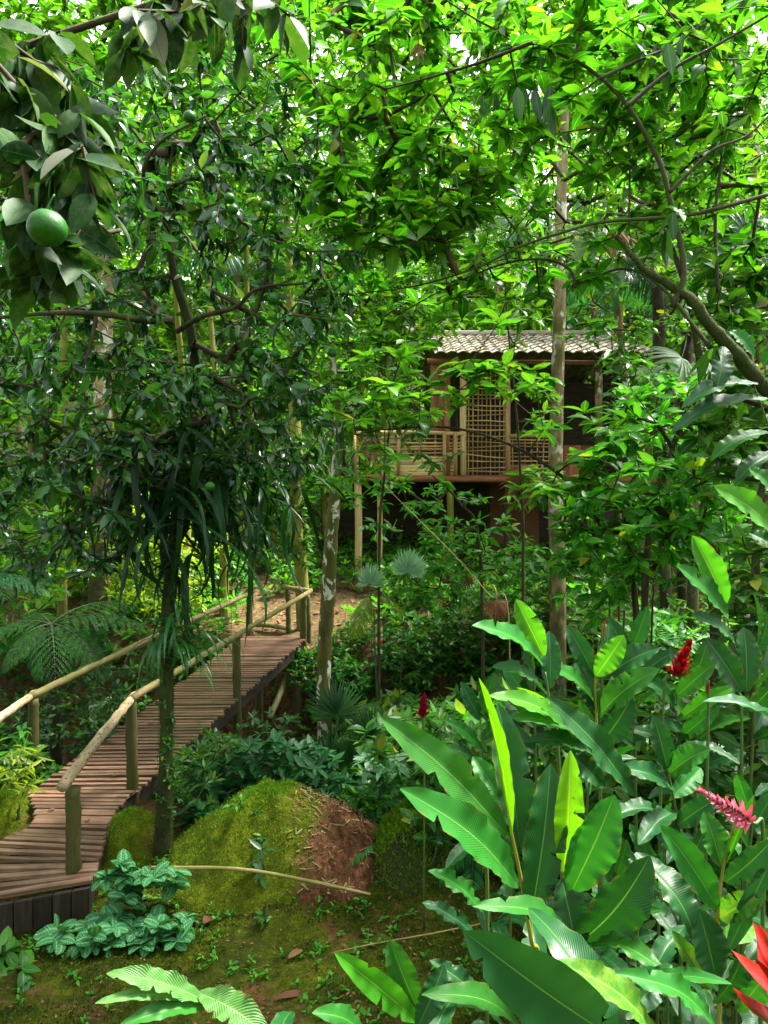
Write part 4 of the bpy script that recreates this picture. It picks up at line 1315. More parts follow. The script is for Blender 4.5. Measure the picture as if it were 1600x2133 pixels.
loc = g3(*at(815, 1290, 10.0)[:2])
fan_palm('small fan palm with one silvery round leaf beside the pale stilt of the hut', loc,
         [(at(850, 1192, 9.7), (-.2, -.95, .25)), (at(770, 1215, 10.1), (-.4, -.5, .8))], .33, 'palm_green', w=.035, n=40)
loc = g3(*at(790, 1330, 11.0)[:2])
bl_, bs = Bag(), Bag()
frond(bl_, bs, at(770, 1240, 11), -2.0, .7, -.3, .9, 30, .26, .02, ang=.9, droop=.3)
frond(bl_, bs, at(770, 1240, 11), -.2, .6, .2, 1.2, 26, .24, .02, ang=.9, droop=.3)
tube(bs, [loc, at(780, 1290, 11), at(770, 1240, 11)], .012, 6)
plant('young_palm', 'young palm with a yellowish drooping frond right of the lichen trunk', 'palm', loc, [('fronds', bl_, 'yellow'), ('stalks', bs, 'stem')])
loc = g3(*at(715, 1620, 8.6)[:2])
fan_palm('dark fan palm at the foot of the lichen trunk in the gully', loc, [(at(730, 1590, 8.4), (0, -.8, .5)), (at(700, 1490, 8.6), (0, -.7, .6)), (at(770, 1540, 8.5), (.3, -.7, .6)), (at(690, 1600, 8.5), (-.3, -.8, .5))], .42, 'dark', w=.035)
# tall fan palms behind, right of the roof
loc = g3(*at(1390, 1200, 14)[:2])
fan_palm('tall fan palm with silvery spiky leaves right of the hut roof', loc,
         [(at(1380, 520, 13.6), (.2, -.7, .5)), (at(1300, 560, 14), (-.4, -.6, .6)), (at(1440, 600, 13.8), (.4, -.6, .5)), (at(1250, 510, 14), (-.4, -.6, .5)), (at(1500, 520, 14), (.5, -.5, .5))], .95, 'palm_pale', .11, 40, .4, .06, crown=at(1370, 600, 14))
loc = g3(*at(1420, 1200, 15)[:2])
fan_palm('fan palm with a drooping pale fan beside the right end of the hut', loc,
         [(at(1420, 745, 12.8), (.1, -.9, -.1)), (at(1470, 760, 13), (.4, -.8, .2)), (at(1380, 770, 13), (-.3, -.8, .2))], .75, 'palm_pale', .1, 36, .55, .05, crown=at(1430, 690, 13.3))
loc = g3(*at(1560, 1200, 12)[:2])
fan_palm('fan palm with dark spiky leaves at the right edge', loc,
         [(at(1545, 600, 11.6), (.1, -.8, .4)), (at(1600, 540, 11.8), (.3, -.7, .5)), (at(1500, 560, 12), (-.4, -.6, .5)), (at(1560, 500, 12), (0, -.6, .7)), (at(1610, 650, 11.6), (.3, -.8, .3))], .8, 'palm', .1, 38, .45, .055, crown=at(1555, 640, 12))
# feather palm hanging over the roof
def feather_palm(label, loc, crown, n, length, mat, el=.7, arch=1.6, trunk=.11, Ll=.5, Lw=.04, np_=40, az0=0.0):
    bl_, bs, bt = Bag(), Bag(), Bag()
    tube(bt, curve([np.array(loc) - [0, 0, .2], (np.array(loc) + crown) / 2 + [.1, 0, 0], crown], 16), trunk, 9, wob=.04)
    for i in range(n):
        frond(bl_, bs, crown, az0 + 6.28 * i / n + R.normal(0, .15), length * R.uniform(.85, 1.1), el + R.normal(0, .15), arch * R.uniform(.85, 1.15), np_, Ll, Lw, ang=.95, droop=.5, r=.02, bend=.7)
    return plant('feather_palm', label, 'palm', loc, [('fronds', bl_, mat), ('stalks', bs, 'stem'), ('trunk', bt, 'bark_pale')])


fp = feather_palm('feather palm drooping dark fronds over the right part of the hut roof', g3(*at(1230, 1200, 23.6)[:2]), at(1235, 520, 23.2), 15, 4.6, 'palm', Ll=.75, Lw=.055, np_=46)
copy_thing(fp, 'feather palm rising behind the middle of the hut roof', g3(2.6, 26.5), 1.2, 1.0)
feather_palm('small feather palm drooping dark fronds in front of the right end of the hut roof', g3(*at(1340, 1200, 15.2)[:2]), at(1275, 575, 15.0), 12, 1.9, 'palm', el=.5, arch=1.9, trunk=.07, Ll=.45, Lw=.035)
feather_palm('feather palm with lit yellow-green fronds beyond the left end of the hut', g3(*at(1000, 1200, 24)[:2]), at(1040, 520, 23), 12, 3.2, 'far', az0=.4)
copy_thing(fp, 'feather palm deep in the wood beyond the middle of the footbridge', g3(-3.5, 21.0), 2.6, .9)
copy_thing(fp, 'feather palm deep in the wood at the far left edge', g3(-9.0, 19.0), .6, .85)

# dry fan leaf and dry bits
def dry_fan(label, p, Rr, up, name='dry_palm_leaf', foot=(0.25, .1, .35), mat='dry', n=22, spread=5.2, droop=.75):
    bl_, bs = Bag(), Bag()
    p = np.array(p)
    fan(bl_, bs, p + np.array(foot), p, up, Rr, n, spread, droop, max(.02, Rr * .1), .006)
    return plant(name, label, 'dry leaf', p, [('blades', bl_, mat), ('stalk', bs, 'stick')])


dry_fan('curled dry brown fan leaf hanging above the ginger leaves', at(1035, 1252, 6.0), .19, (.1, -.9, .3), foot=(-.02, .06, .12), n=18, spread=3.0, droop=.55)
dry_fan('withered brown palm leaf drooping below the lattice of the hut', at(1120, 985, 10.6), .75, (.3, -.9, .1), foot=(.15, .3, .2), n=14, spread=2.6)
dry_fan('brown dead palm leaf hanging by the veranda railing of the hut', at(775, 905, 13.0), .6, (0, -1, 0), foot=(.0, .1, .25), n=10, spread=1.3, droop=.2)
dry_fan('clump of dead brown palm leaf hanging left below the tall fan palm crown', at(1290, 480, 10.5), .5, (0, -1, 0), foot=(.0, .1, .25), n=18, spread=2.2, droop=.3)
dry_fan('clump of dead brown palm leaf hanging right below the tall fan palm crown', at(1490, 540, 10.5), .5, (0, -1, 0), foot=(.0, .1, .25), n=18, spread=2.2, droop=.3)
dry_fan('dark curled dead leaf caught in the top of the leaning tree', at(872, 90, 5.2), .16, (0, -1, 0), foot=(0, .02, .1), n=5, spread=1.2, droop=.2)
dry_fan('brown curled dead leaf on the bank beside the small fan palm', at(975, 1205, 11.2), .22, (0, -1, .3), foot=(.1, .1, .2), n=14, spread=4)


# ------------------------------------------------------------------ epiphytes with strap leaves on the citrus trunk
def straps(label, c, n, L, w, mat, spread=(.3, .25, .3), el=(.2, .5), bend=(1.9, .4), name='epiphyte', az=None):
    b = Bag()
    P = np.array(c) + R.normal(0, 1, (n, 3)) * np.array(spread)
    a = R.uniform(0, 6.28, n) if az is None else R.uniform(az[0], az[1], n)
    e = R.normal(el[0], el[1], n)
    D = np.stack([np.cos(a) * np.cos(e), np.sin(a) * np.cos(e), np.sin(e)], -1)
    ln = L * R.uniform(.6, 1.25, n)
    leaves(b, P, D, np.array([0, 0, 1.]) + R.normal(0, .12, (n, 3)), ln, w * R.uniform(.7, 1.2, n), R.normal(bend[0], bend[1], n), .3, 6, .6)
    return plant(name, label, 'epiphyte', c, [('strap_leaves', b, mat)])


straps('large tuft of dark drooping strap leaves perched on the citrus trunk above the footbridge', at(390, 1000, 6.1), 150, .95, .058, 'strap', (.3, .28, .26), el=(.1, .6), bend=(1.9, .6))
straps('tuft of dark strap leaves hanging on the right of the citrus trunk', at(480, 1030, 6.6), 90, .9, .042, 'strap', (.3, .25, .2), el=(.1, .6), bend=(1.9, .6))
straps('small tuft of strap leaves low on the citrus trunk over the bridge deck', at(376, 1330, 6.22), 70, .52, .034, 'strap_light', (.07, .06, .1), (.5, .4), bend=(2.3, .4))
straps('narrow tuft of strap leaves on the citrus trunk above the small one', at(362, 1190, 6.4), 40, .5, .03, 'strap', (.06, .06, .12), (0, .5))
straps('tuft of strap leaves high on the lichen trunk', at(700, 900, 9.7), 60, .6, .03, 'strap_light', (.12, .12, .2))
straps('tuft of strap leaves on the mossy creeper trunk', at(610, 950, 13.5), 60, .8, .04, 'strap', (.1, .1, .2))

# ------------------------------------------------------------------ ginger plants, leaf by leaf
def big_leaf(bag, base, tip, w, arch=.12, face=(0, -.6, .8), fold=.3, wav=.02, rows=34, cols=8, p=.8, roll=0.0, sag=0.0):
    base = np.array(base, float); tip = np.array(tip, float)
    L = np.linalg.norm(tip - base); d = (tip - base) / L
    f = np.array(face, float); f = norm(f - d * np.dot(f, d))
    s_ = np.cross(d, f)
    ph = R.uniform(0, 6.28, 3)
    V = []; U = []
    for i in range(rows + 1):
        t = i / rows
        c = base + (tip - base) * t + f * (arch * L * math.sin(PI * t ** 1.15)) - f * sag * L * t * t
        hw = w / 2 * max(.02, math.sin(PI * (.02 + .975 * t) ** 1.04) ** .62)
        if t > .93: hw *= 1 - .55 * ((t - .93) / .07) ** 2
        for j in range(cols + 1):
            u = j / cols * 2 - 1
            ww = wav * w * 3 * abs(u) ** 2.5 * (math.sin(t * 17 + ph[0] + (2 if u > 0 else 0)) + .7 * math.sin(t * 47 + ph[1] + u))
            x = u * hw * math.cos(roll * abs(u)) * (1 - fold * .25)
            z = fold * abs(u) ** 1.3 * hw - roll * u * u * hw + ww * hw / (w / 2)
            V.append(c + s_ * x + f * z)
            U.append((j / cols, t))
    n = cols + 1
    for _ in range(R.integers(0, 4)):          # bites and tears in the margin
        i0 = int(R.integers(4, rows - 2)); sd_ = int(R.integers(0, 2)); dep = R.uniform(.25, .75)
        a_, c_ = (0, 1) if sd_ == 0 else (cols, cols - 1)
        m_ = i0 * n + cols // 2
        V[i0 * n + a_] = V[i0 * n + a_] * (1 - dep) + V[m_] * dep
        V[i0 * n + c_] = V[i0 * n + c_] * (1 - dep * .8) + V[m_] * dep * .8
    Q = [[i * n + j, i * n + j + 1, (i + 1) * n + j + 1, (i + 1) * n + j] for i in range(rows) for j in range(cols)]
    return bag.add(V, Q, None, U)


def ginger(label, stems, lvs, name='ginger_plant', d=2.3, group=None):
    """stems: lists of (px,py,d) ; lvs: (bx,by,bd, tx,ty,td, width px, material, arch, extra dict)"""
    p0 = at(*stems[0][0][0]) if len(stems[0]) > 1 and isinstance(stems[0][0][0], tuple) else at(*stems[0][0])
    loc = np.array([p0[0], p0[1], float(G(p0[0], p0[1]))])
    rt = thing(name, label, 'ginger plant', tuple(loc), group)
    for st in stems:
        P = [at(*q) for q in st]
        foot = np.array([P[0][0] + R.normal(0, .05), P[0][1] + R.normal(0, .05), float(G(P[0][0], P[0][1])) - .05])
        pth = curve([foot] + P if foot[2] < P[0][2] else P, 30)
        b = Bag(); tube(b, pth, np.linspace(.009, .0035, 30), 8)
        q0 = P[0] if foot[2] < P[0][2] - .3 else None
        if q0 is not None:
            for kk in range(5):
                u_ = R.uniform(.25, 1.0)
                bs_ = foot + (q0 - foot) * u_
                a_ = kk * 2.4 + R.uniform(0, 6)
                ln_ = R.uniform(.26, .42)
                bb_ = Bag()
                big_leaf(bb_, bs_, bs_ + np.array([math.cos(a_) * ln_, math.sin(a_) * ln_, ln_ * R.uniform(-.1, .5)]), ln_ * .27, .14, face=(0, -.2, 1))
                bb_.build('leaf', M['ginger_dark'], rt, loc)
        b.build('stem', M['stem_yellow'] if len(st) > 3 and d < 2.6 else M['stem'], rt, loc)
    for q in lvs:
        bx, by, bd, tx, ty, td, w, mat, arch = q[:9]
        kw = dict(q[9]) if len(q) > 9 else {}
        b = Bag()
        dm = (bd + td) / 2
        big_leaf(b, at(bx, by, bd), at(tx, ty, td), w * 1.0 / F * dm, arch, **kw)
        b.build('leaf', M[mat], rt, loc)
    return rt


UPF = dict(face=(0, -1, .25))
LF = dict(face=(-.35, -.6, .75)); RF = dict(face=(.35, -.6, .75)); TF = dict(face=(0, -.45, .9))
g = 'ginger'; gd = 'ginger_dark'; gl = 'ginger_light'; gy = 'ginger_yellow'; gm = 'ginger_mottle'
ginger('tall ginger plant with broad glossy leaves and two yellow young leaves', [
    [(1120, 2040, 2.35), (1107, 1960, 2.3), (1085, 1830, 2.3), (1065, 1730, 2.3), (1040, 1600, 2.3)],
    [(1200, 2080, 2.35), (1203, 1970, 2.3), (1190, 1900, 2.3), (1175, 1815, 2.3)]], [
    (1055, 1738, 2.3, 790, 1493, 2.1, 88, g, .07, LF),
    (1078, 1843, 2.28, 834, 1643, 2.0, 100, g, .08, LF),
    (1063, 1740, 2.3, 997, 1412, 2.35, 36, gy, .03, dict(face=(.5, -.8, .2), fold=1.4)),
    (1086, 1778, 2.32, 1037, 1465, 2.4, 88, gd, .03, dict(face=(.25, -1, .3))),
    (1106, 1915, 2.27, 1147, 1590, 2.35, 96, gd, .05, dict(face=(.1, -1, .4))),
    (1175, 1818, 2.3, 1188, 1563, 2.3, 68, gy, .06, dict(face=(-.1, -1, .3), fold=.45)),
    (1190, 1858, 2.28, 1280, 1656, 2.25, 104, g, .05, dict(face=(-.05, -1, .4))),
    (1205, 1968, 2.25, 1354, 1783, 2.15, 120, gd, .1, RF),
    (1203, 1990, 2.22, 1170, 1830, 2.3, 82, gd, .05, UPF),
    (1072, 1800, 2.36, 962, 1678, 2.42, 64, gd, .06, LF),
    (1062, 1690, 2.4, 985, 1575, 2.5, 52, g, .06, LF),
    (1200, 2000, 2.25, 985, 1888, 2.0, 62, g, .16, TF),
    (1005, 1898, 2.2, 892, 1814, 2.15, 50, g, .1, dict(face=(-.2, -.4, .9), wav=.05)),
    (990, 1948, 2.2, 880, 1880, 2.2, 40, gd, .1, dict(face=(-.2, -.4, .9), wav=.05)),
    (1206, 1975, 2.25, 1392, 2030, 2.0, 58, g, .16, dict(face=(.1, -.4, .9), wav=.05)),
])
ginger('ginger plant with a long leaf bent over at its middle, right of the nearest ginger', [
    [(1330, 2010, 2.7), (1320, 1900, 2.65), (1310, 1790, 2.6)]], [
    (1322, 1778, 2.55, 1450, 1958, 2.4, 88, gd, .14, RF),
    (1325, 1930, 2.6, 1300, 1840, 2.7, 60, gd, .05, UPF)])
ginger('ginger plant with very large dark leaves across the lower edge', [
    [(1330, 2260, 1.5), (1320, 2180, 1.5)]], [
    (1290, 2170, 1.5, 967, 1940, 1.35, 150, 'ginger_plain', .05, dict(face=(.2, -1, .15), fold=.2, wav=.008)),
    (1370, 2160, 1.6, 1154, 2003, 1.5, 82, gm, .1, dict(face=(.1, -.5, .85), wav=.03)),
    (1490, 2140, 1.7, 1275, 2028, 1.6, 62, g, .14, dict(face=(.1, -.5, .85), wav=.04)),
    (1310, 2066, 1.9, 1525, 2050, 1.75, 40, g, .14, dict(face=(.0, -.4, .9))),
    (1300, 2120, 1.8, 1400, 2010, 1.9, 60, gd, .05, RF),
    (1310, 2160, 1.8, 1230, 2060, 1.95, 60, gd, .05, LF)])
ginger('young ginger shoot with pale green leaves at the middle of the lower edge', [
    [(880, 2200, 2.3), (868, 2125, 2.3)]], [
    (868, 2125, 2.3, 697, 1984, 2.1, 62, gl, .05, LF),
    (866, 2095, 2.3, 811, 1956, 2.3, 66, g, .05, UPF),
    (1012, 2092, 2.5, 895, 2000, 2.5, 48, gd, .08, dict(face=(.1, -.5, .85), wav=.05)),
    (1090, 2150, 2.2, 878, 2072, 2.0, 64, g, .14, TF),
    (760, 2160, 2.2, 650, 2110, 2.1, 56, g, .14, TF),
    (870, 2140, 2.25, 925, 2010, 2.3, 60, gd, .06, UPF)])
ginger('pale mottled ginger frond reaching in at the lower left of the photo', [
    [(560, 2190, 2.2), (470, 2110, 2.1), (420, 2070, 2.1)]], [
    (430, 2085, 2.1, 222, 2028, 2.0, 54, 'pale', .1, dict(face=(-.2, -.5, .85), wav=.04)),
    (420, 2088, 2.1, 198, 2090, 1.95, 36, 'pale', .1, dict(face=(-.1, -.4, .9))),
    (440, 2096, 2.1, 245, 2140, 1.95, 44, g, .1, TF),
    (415, 2068, 2.1, 560, 2160, 2.0, 76, 'pale', .12, dict(face=(.1, -.5, .85), wav=.03))])
ginger('ginger plant with an upright yellow-green shoot at the right edge', [
    [(1500, 2070, 2.5), (1494, 1930, 2.5), (1508, 1800, 2.5), (1535, 1700, 2.5)]], [
    (1510, 1800, 2.5, 1572, 1655, 2.5, 24, gl, .03, dict(face=(-.6, -.8, .2), fold=1.2)),
    (1495, 1892, 2.48, 1376, 1718, 2.4, 72, g, .05, LF),
    (1504, 1805, 2.5, 1466, 1690, 2.55, 60, g, .05, UPF),
    (1511, 1838, 2.48, 1610, 1748, 2.4, 62, gd, .06, RF),
    (1500, 1912, 2.5, 1585, 1865, 2.4, 62, gm, .1, RF),
    (1514, 1985, 2.45, 1610, 1785, 2.4, 42, gd, .03, dict(face=(-.5, -.8, .3))),
    (1492, 2038, 2.4, 1455, 1893, 2.4, 82, gd, .03, UPF),
    (1490, 2090, 2.45, 1548, 1985, 2.4, 74, gd, .05, RF),
    (1535, 2105, 2.4, 1615, 1985, 2.35, 74, g, .05, RF),
    (1478, 2060, 2.5, 1400, 1938, 2.5, 42, gm, .07, LF),
    (1500, 1960, 2.5, 1570, 1930, 2.6, 50, gm, .1, RF)])
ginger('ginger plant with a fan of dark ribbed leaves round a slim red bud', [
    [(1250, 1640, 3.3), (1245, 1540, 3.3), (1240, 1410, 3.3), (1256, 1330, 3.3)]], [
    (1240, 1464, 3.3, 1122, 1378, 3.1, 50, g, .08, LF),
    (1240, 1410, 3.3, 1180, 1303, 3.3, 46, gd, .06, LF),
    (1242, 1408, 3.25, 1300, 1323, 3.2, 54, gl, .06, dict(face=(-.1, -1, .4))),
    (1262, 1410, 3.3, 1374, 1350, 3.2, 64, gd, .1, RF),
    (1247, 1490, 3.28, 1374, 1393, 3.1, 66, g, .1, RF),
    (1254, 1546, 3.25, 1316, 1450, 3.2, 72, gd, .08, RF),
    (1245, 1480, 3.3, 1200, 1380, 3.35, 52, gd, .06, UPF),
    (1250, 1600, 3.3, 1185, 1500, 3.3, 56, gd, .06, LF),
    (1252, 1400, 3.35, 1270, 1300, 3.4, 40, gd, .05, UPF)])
ginger('ginger plant with long leaves pointing left, below the dry fan leaf', [
    [(1165, 1620, 3.0), (1150, 1500, 3.0), (1136, 1400, 3.0)]], [
    (1130, 1384, 3.0, 984, 1303, 2.8, 64, g, .1, LF),
    (1138, 1446, 3.0, 1026, 1390, 2.8, 56, gd, .1, LF),
    (1132, 1366, 3.05, 1074, 1248, 3.0, 54, gl, .06, dict(face=(-.2, -1, .4))),
    (1146, 1434, 3.05, 1144, 1314, 3.1, 48, gd, .05, UPF),
    (1197, 1528, 2.9, 1018, 1449, 2.7, 56, 'ginger_light', .1, LF),
    (1225, 1545, 2.9, 1062, 1496, 2.7, 52, g, .1, LF),
    (1232, 1568, 2.9, 1097, 1546, 2.75, 50, gd, .12, LF),
    (1180, 1506, 2.9, 1076, 1432, 2.8, 28, gy, .04, dict(face=(.2, -.9, .4), fold=1.0)),
    (1320, 1655, 2.9, 1138, 1452, 2.75, 72, gd, .06, dict(face=(.35, -.8, .5), wav=.03)),
    (1260, 1640, 2.9, 1170, 1560, 2.9, 50, gd, .08, LF)])
ginger('ginger plant with bright erect leaves near the right edge above the red flower', [
    [(1545, 1560, 3.4), (1530, 1420, 3.4), (1515, 1280, 3.4)]], [
    (1511, 1258, 3.4, 1442, 1116, 3.4, 62, gl, .04, dict(face=(-.1, -1, .3), fold=.45)),
    (1517, 1286, 3.4, 1408, 1178, 3.3, 58, g, .06, LF),
    (1531, 1338, 3.4, 1440, 1280, 3.3, 50, gd, .08, LF),
    (1555, 1440, 3.35, 1549, 1306, 3.4, 60, gd, .05, UPF),
    (1545, 1440, 3.3, 1470, 1330, 3.3, 62, gd, .05, LF),
    (1560, 1480, 3.3, 1640, 1380, 3.2, 60, gd, .08, RF)])
ginger('ginger plant with one broad pale leaf entering from the right edge', [
    [(1660, 1400, 2.8), (1650, 1200, 2.8), (1625, 1120, 2.8)]], [
    (1625, 1115, 2.8, 1488, 1013, 2.7, 68, 'ginger_light', .06, dict(face=(-.1, -.9, .5))),
    (1640, 1050, 2.8, 1560, 975, 2.8, 50, g, .06, LF),
    (1640, 1160, 2.8, 1560, 1110, 2.8, 50, gd, .06, LF)])
ginger('large leaved plant with hanging ribbed leaves close under the leaning limb at the right edge', [
    [(1640, 1120, 4.3), (1620, 950, 4.3), (1570, 800, 4.3)]], [
    (1508, 722, 4.3, 1492, 815, 4.2, 46, gd, .08, dict(face=(-.1, -1, .2))), (1580, 800, 4.3, 1420, 850, 4.2, 52, gd, .14, LF), (1600, 830, 4.3, 1395, 905, 4.2, 46, gd, .14, LF),
    (1570, 740, 4.3, 1520, 690, 4.3, 44, g, .1, LF), (1600, 900, 4.3, 1480, 960, 4.2, 46, g, .12, LF), (1620, 940, 4.3, 1530, 1010, 4.2, 44, gd, .12, LF), (1590, 760, 4.3, 1640, 700, 4.2, 40, gd, .1, RF),
    (1385, 430, 4.3, 1425, 462, 4.2, 34, g, .1, RF)], name='large_leaved_plant')
# loose leaves of the thicket between, on their own stems
ginger('tangled ginger plant low behind the pink flower', [
    [(1420, 1830, 3.0), (1410, 1700, 3.0), (1390, 1600, 3.0)]], [
    (1400, 1640, 3.0, 1290, 1600, 2.9, 54, gd, .1, LF), (1405, 1690, 3.0, 1330, 1760, 2.8, 52, gd, .1, LF),
    (1395, 1610, 3.0, 1480, 1560, 2.9, 60, g, .1, RF), (1410, 1720, 3.0, 1500, 1660, 2.9, 50, gd, .1, RF),
    (1390, 1600, 3.0, 1360, 1490, 3.0, 50, gd, .05, UPF), (1400, 1660, 3.0, 1460, 1600, 3.1, 48, g, .06, RF),
    (1420, 1780, 3.0, 1350, 1700, 3.0, 56, gd, .1, LF), (1430, 1800, 3.0, 1470, 1720, 3.0, 50, gd, .06, RF)])
ginger('tangled ginger plant around the stalk of the red flower', [
    [(1420, 1640, 3.9), (1410, 1520, 3.9), (1410, 1440, 3.9)]], [
    (1410, 1480, 3.9, 1330, 1410, 3.8, 40, gd, .1, LF), (1410, 1450, 3.9, 1490, 1380, 3.8, 44, g, .1, RF),
    (1415, 1540, 3.9, 1500, 1470, 3.8, 40, g, .1, RF), (1412, 1560, 3.9, 1310, 1520, 3.8, 40, gd, .1, LF),
    (1415, 1600, 3.9, 1480, 1530, 3.8, 40, gd, .1, RF), (1412, 1500, 3.9, 1530, 1430, 3.8, 36, gl, .1, RF)])


def flower(label, base, d, tip, td, n, L, w, mat, open_=1.0, stalk_from=None, name='ginger_flower'):
    A = at(base[0], base[1], d); B = at(tip[0], tip[1], td)
    t = np.linspace(0, 1, n)
    ax = norm(B - A)
    ref = norm(np.cross(ax, [0, 1, .2])); r2_ = np.cross(ax, ref)
    a = np.arange(n) * 2.4
    rad_ = ref[None] * np.cos(a)[:, None] + r2_[None] * np.sin(a)[:, None]
    e = open_ * (1.0 - .75 * t)
    D = ax[None] * np.cos(e)[:, None] + rad_ * np.sin(e)[:, None]
    P = A + (B - A) * (t * .85)[:, None]
    b = Bag()
    leaves(b, P, D, ax[None] * 1.0 - rad_ * .6, L * (1 - .45 * t), w * (1 - .35 * t), R.normal(-.5, .25, n), .55, 4, .75)
    bs = Bag()
    S0 = at(*stalk_from) if stalk_from else A - [0, 0, .4]
    g_ = np.array([S0[0], S0[1], float(G(S0[0], S0[1])) - .05])
    tube(bs, curve([g_, S0, A, A + (B - A) * .85], 24), np.linspace(.008, .005, 24), 7)
    return plant(name, label, 'flower', g_, [('bracts', b, mat), ('stem', bs, 'stem')])


flower('red ginger flower head above the thicket near the right edge', (1405, 1412), 3.6, (1438, 1335), 3.6, 34, .085, .05, 'red', 1.15, (1380, 1500, 3.6))
flower('single red ginger flower left of the ginger plants', (880, 1498), 5.2, (883, 1448), 5.2, 24, .09, .06, 'red', .9, (884, 1560, 5.2))
flower('small red ginger bud beside a dark leaf near the right edge', (1472, 1445), 3.4, (1476, 1420), 3.4, 10, .045, .025, 'red', .4, (1475, 1500, 3.4))
flower('slim red ginger bud standing on the fan of dark ribbed leaves', (1257, 1335), 3.28, (1258, 1300), 3.28, 9, .06, .018, 'red', .2, (1254, 1400, 3.28))
flower('pink ginger flower spike leaning left near the right edge', (1565, 1712), 2.45, (1448, 1640), 2.4, 80, .062, .022, 'pink', 1.4, (1590, 1800, 2.5))
flower('large red ginger flower cut by the lower right corner', (1665, 2160), 1.35, (1625, 1945), 1.35, 20, .16, .06, 'red', 1.15, (1640, 2240, 1.35))
flower('thin red bud on a stalk behind the nearest ginger plant', (1008, 1815), 2.5, (1006, 1796), 2.5, 7, .035, .016, 'red', .25, (1015, 1880, 2.5))

# ------------------------------------------------------------------ small plants near the bridge and mound
def bushlet(name, label, cat, ells, n, mat, k, L, W, foot=None, stem='stem_dark', **kw):
    A = region(ells, n)
    c = A.mean(0) if foot is None else np.array(foot, float)
    loc = g3(c[0], c[1])
    kw.setdefault('pitch', (.1, .35)); kw.setdefault('back', .03)
    A[:, 2] = np.maximum(A[:, 2], G(A[:, 0], A[:, 1]) + .06)
    bl_, bs = Bag(), Bag()
    pts, par, r2_, e, tips = grow([loc - [0, 0, .05], loc + [0, 0, .12]], A, .0025, .4, rmax=.018)
    edge_mesh(bs, pts, par, r2_, e)
    prisms(bs, [loc - [0, 0, .05]], [loc + [0, 0, .14]], [.018], [.014])
    sprays(bl_, pts[tips], pts[tips] - pts[par[tips]] + [0, 0, .02], k, L, W, **kw)
    return plant(name, label, cat, loc, [('leaves', bl_, mat), ('stems', bs, stem)])


bushlet('lobed_leaf_shrub', 'blue-green shrub with lobed leaves behind the mossy earth mound', 'shrub',
        [(590, 1600, 110, 60, 6.8, 7.4, 2), (480, 1640, 80, 60, 6.8, 7.3, .9), (660, 1640, 60, 50, 6.6, 7.2, .7), (420, 1720, 50, 50, 6.4, 6.8, .5)], 110, 'blue', 8, .165, .065, mix=.1, rows=3, bend=(.4, .3), nj=.25)
for lab, c, r_, n in (('upper clump of silver-striped round leaves beside the near post of the footbridge', (290, 1838, 5.3), (88, 42), 20),
                      ('lower right clump of silver-striped leaves at the foot of the earth mound', (330, 1950, 5.1), (58, 34), 13),
                      ('lower left clump of silver-striped leaves spilling onto the moss', (160, 1968, 5.0), (72, 34), 13),
                      ('middle clump of silver-striped leaves with long yellow stalks', (235, 1935, 5.15), (44, 26), 7)):
    bushlet('striped_plant', lab, 'ground plant', [(c[0], c[1], r_[0], r_[1], c[2] - .12, c[2] + .2, 1)], n, 'prayer', 7, .125, .085, mix=.3, rows=5, bend=(.8, .3), fold=.2, p=.95, ex=.6, pitch=(.25, .35), stem='stem')
bushlet('fern_like_plant', 'feathery light green plant between the mossy boulder and the gully', 'plant',
        [(840, 1640, 90, 60, 6.4, 7.2, 1), (780, 1690, 60, 40, 6.3, 6.8, .5)], 40, 'fern', 9, .15, .035, mix=.2, rows=2)
bushlet('lobed_leaf_shrub', 'pale silvery lobed leaf plant left of the ginger leaves', 'shrub', [(800, 1590, 50, 22, 6.3, 6.7, 1)], 7, 'palm_green', 8, .16, .05, mix=.1, rows=3)
bushlet('leafy_plant', 'broad leaved plant below the single red ginger flower', 'plant', [(860, 1540, 110, 50, 5.4, 6.4, 1), (960, 1560, 60, 60, 5.2, 6, .6)], 46, 'mid', 7, .14, .055, rows=3)
bushlet('leafy_plant', 'small plant growing out of the mossy boulder', 'plant', [(895, 1720, 40, 60, 5.6, 6, 1)], 14, 'mid', 6, .12, .05, rows=3)
bushlet('leafy_plant', 'thin plant with narrow yellowish leaves at the left edge beside the footbridge', 'plant', [(35, 1600, 50, 60, 6.6, 7.2, 1)], 18, 'yellow', 6, .16, .03, rows=3, pitch=(-.2, .5))
bushlet('leafy_plant', 'small plant with broad leaves at the left edge on the moss', 'plant', [(15, 2010, 40, 30, 4.6, 4.9, 1)], 6, 'mid', 5, .16, .08, rows=4)
bushlet('leafy_plant', 'low plants at the right foot of the citrus trunk', 'plant', [(400, 1640, 50, 70, 6.4, 7.0, 1), (440, 1560, 60, 40, 6.8, 7.4, 1)], 60, 'mid', 7, .11, .03, rows=2, pitch=(.1, .5))
bushlet('leafy_plant', 'small sprouts on the top of the earth mound', 'plant', [(600, 1690, 60, 40, 5.9, 6.2, 1), (540, 1760, 40, 50, 5.7, 6.0, .6), (500, 1700, 40, 40, 5.8, 6.2, .6)], 26, 'mid', 5, .08, .028, rows=2)
bushlet('creeper', 'small leaved creeper climbing the lower citrus trunk', 'creeper', [(348, 1500, 16, 150, 6.2, 6.42, 1), (345, 1680, 20, 60, 6.2, 6.4, .5)], 60, 'mid', 5, .055, .026, foot=at(340, 1780, 6.25), rows=2, pitch=(-.1, .5))
bushlet('leafy_plant', 'tiny seedling on the moss below the earth mound', 'plant', [(548, 1948, 14, 8, 5.1, 5.2, 1)], 3, 'mid', 5, .07, .03, rows=2)
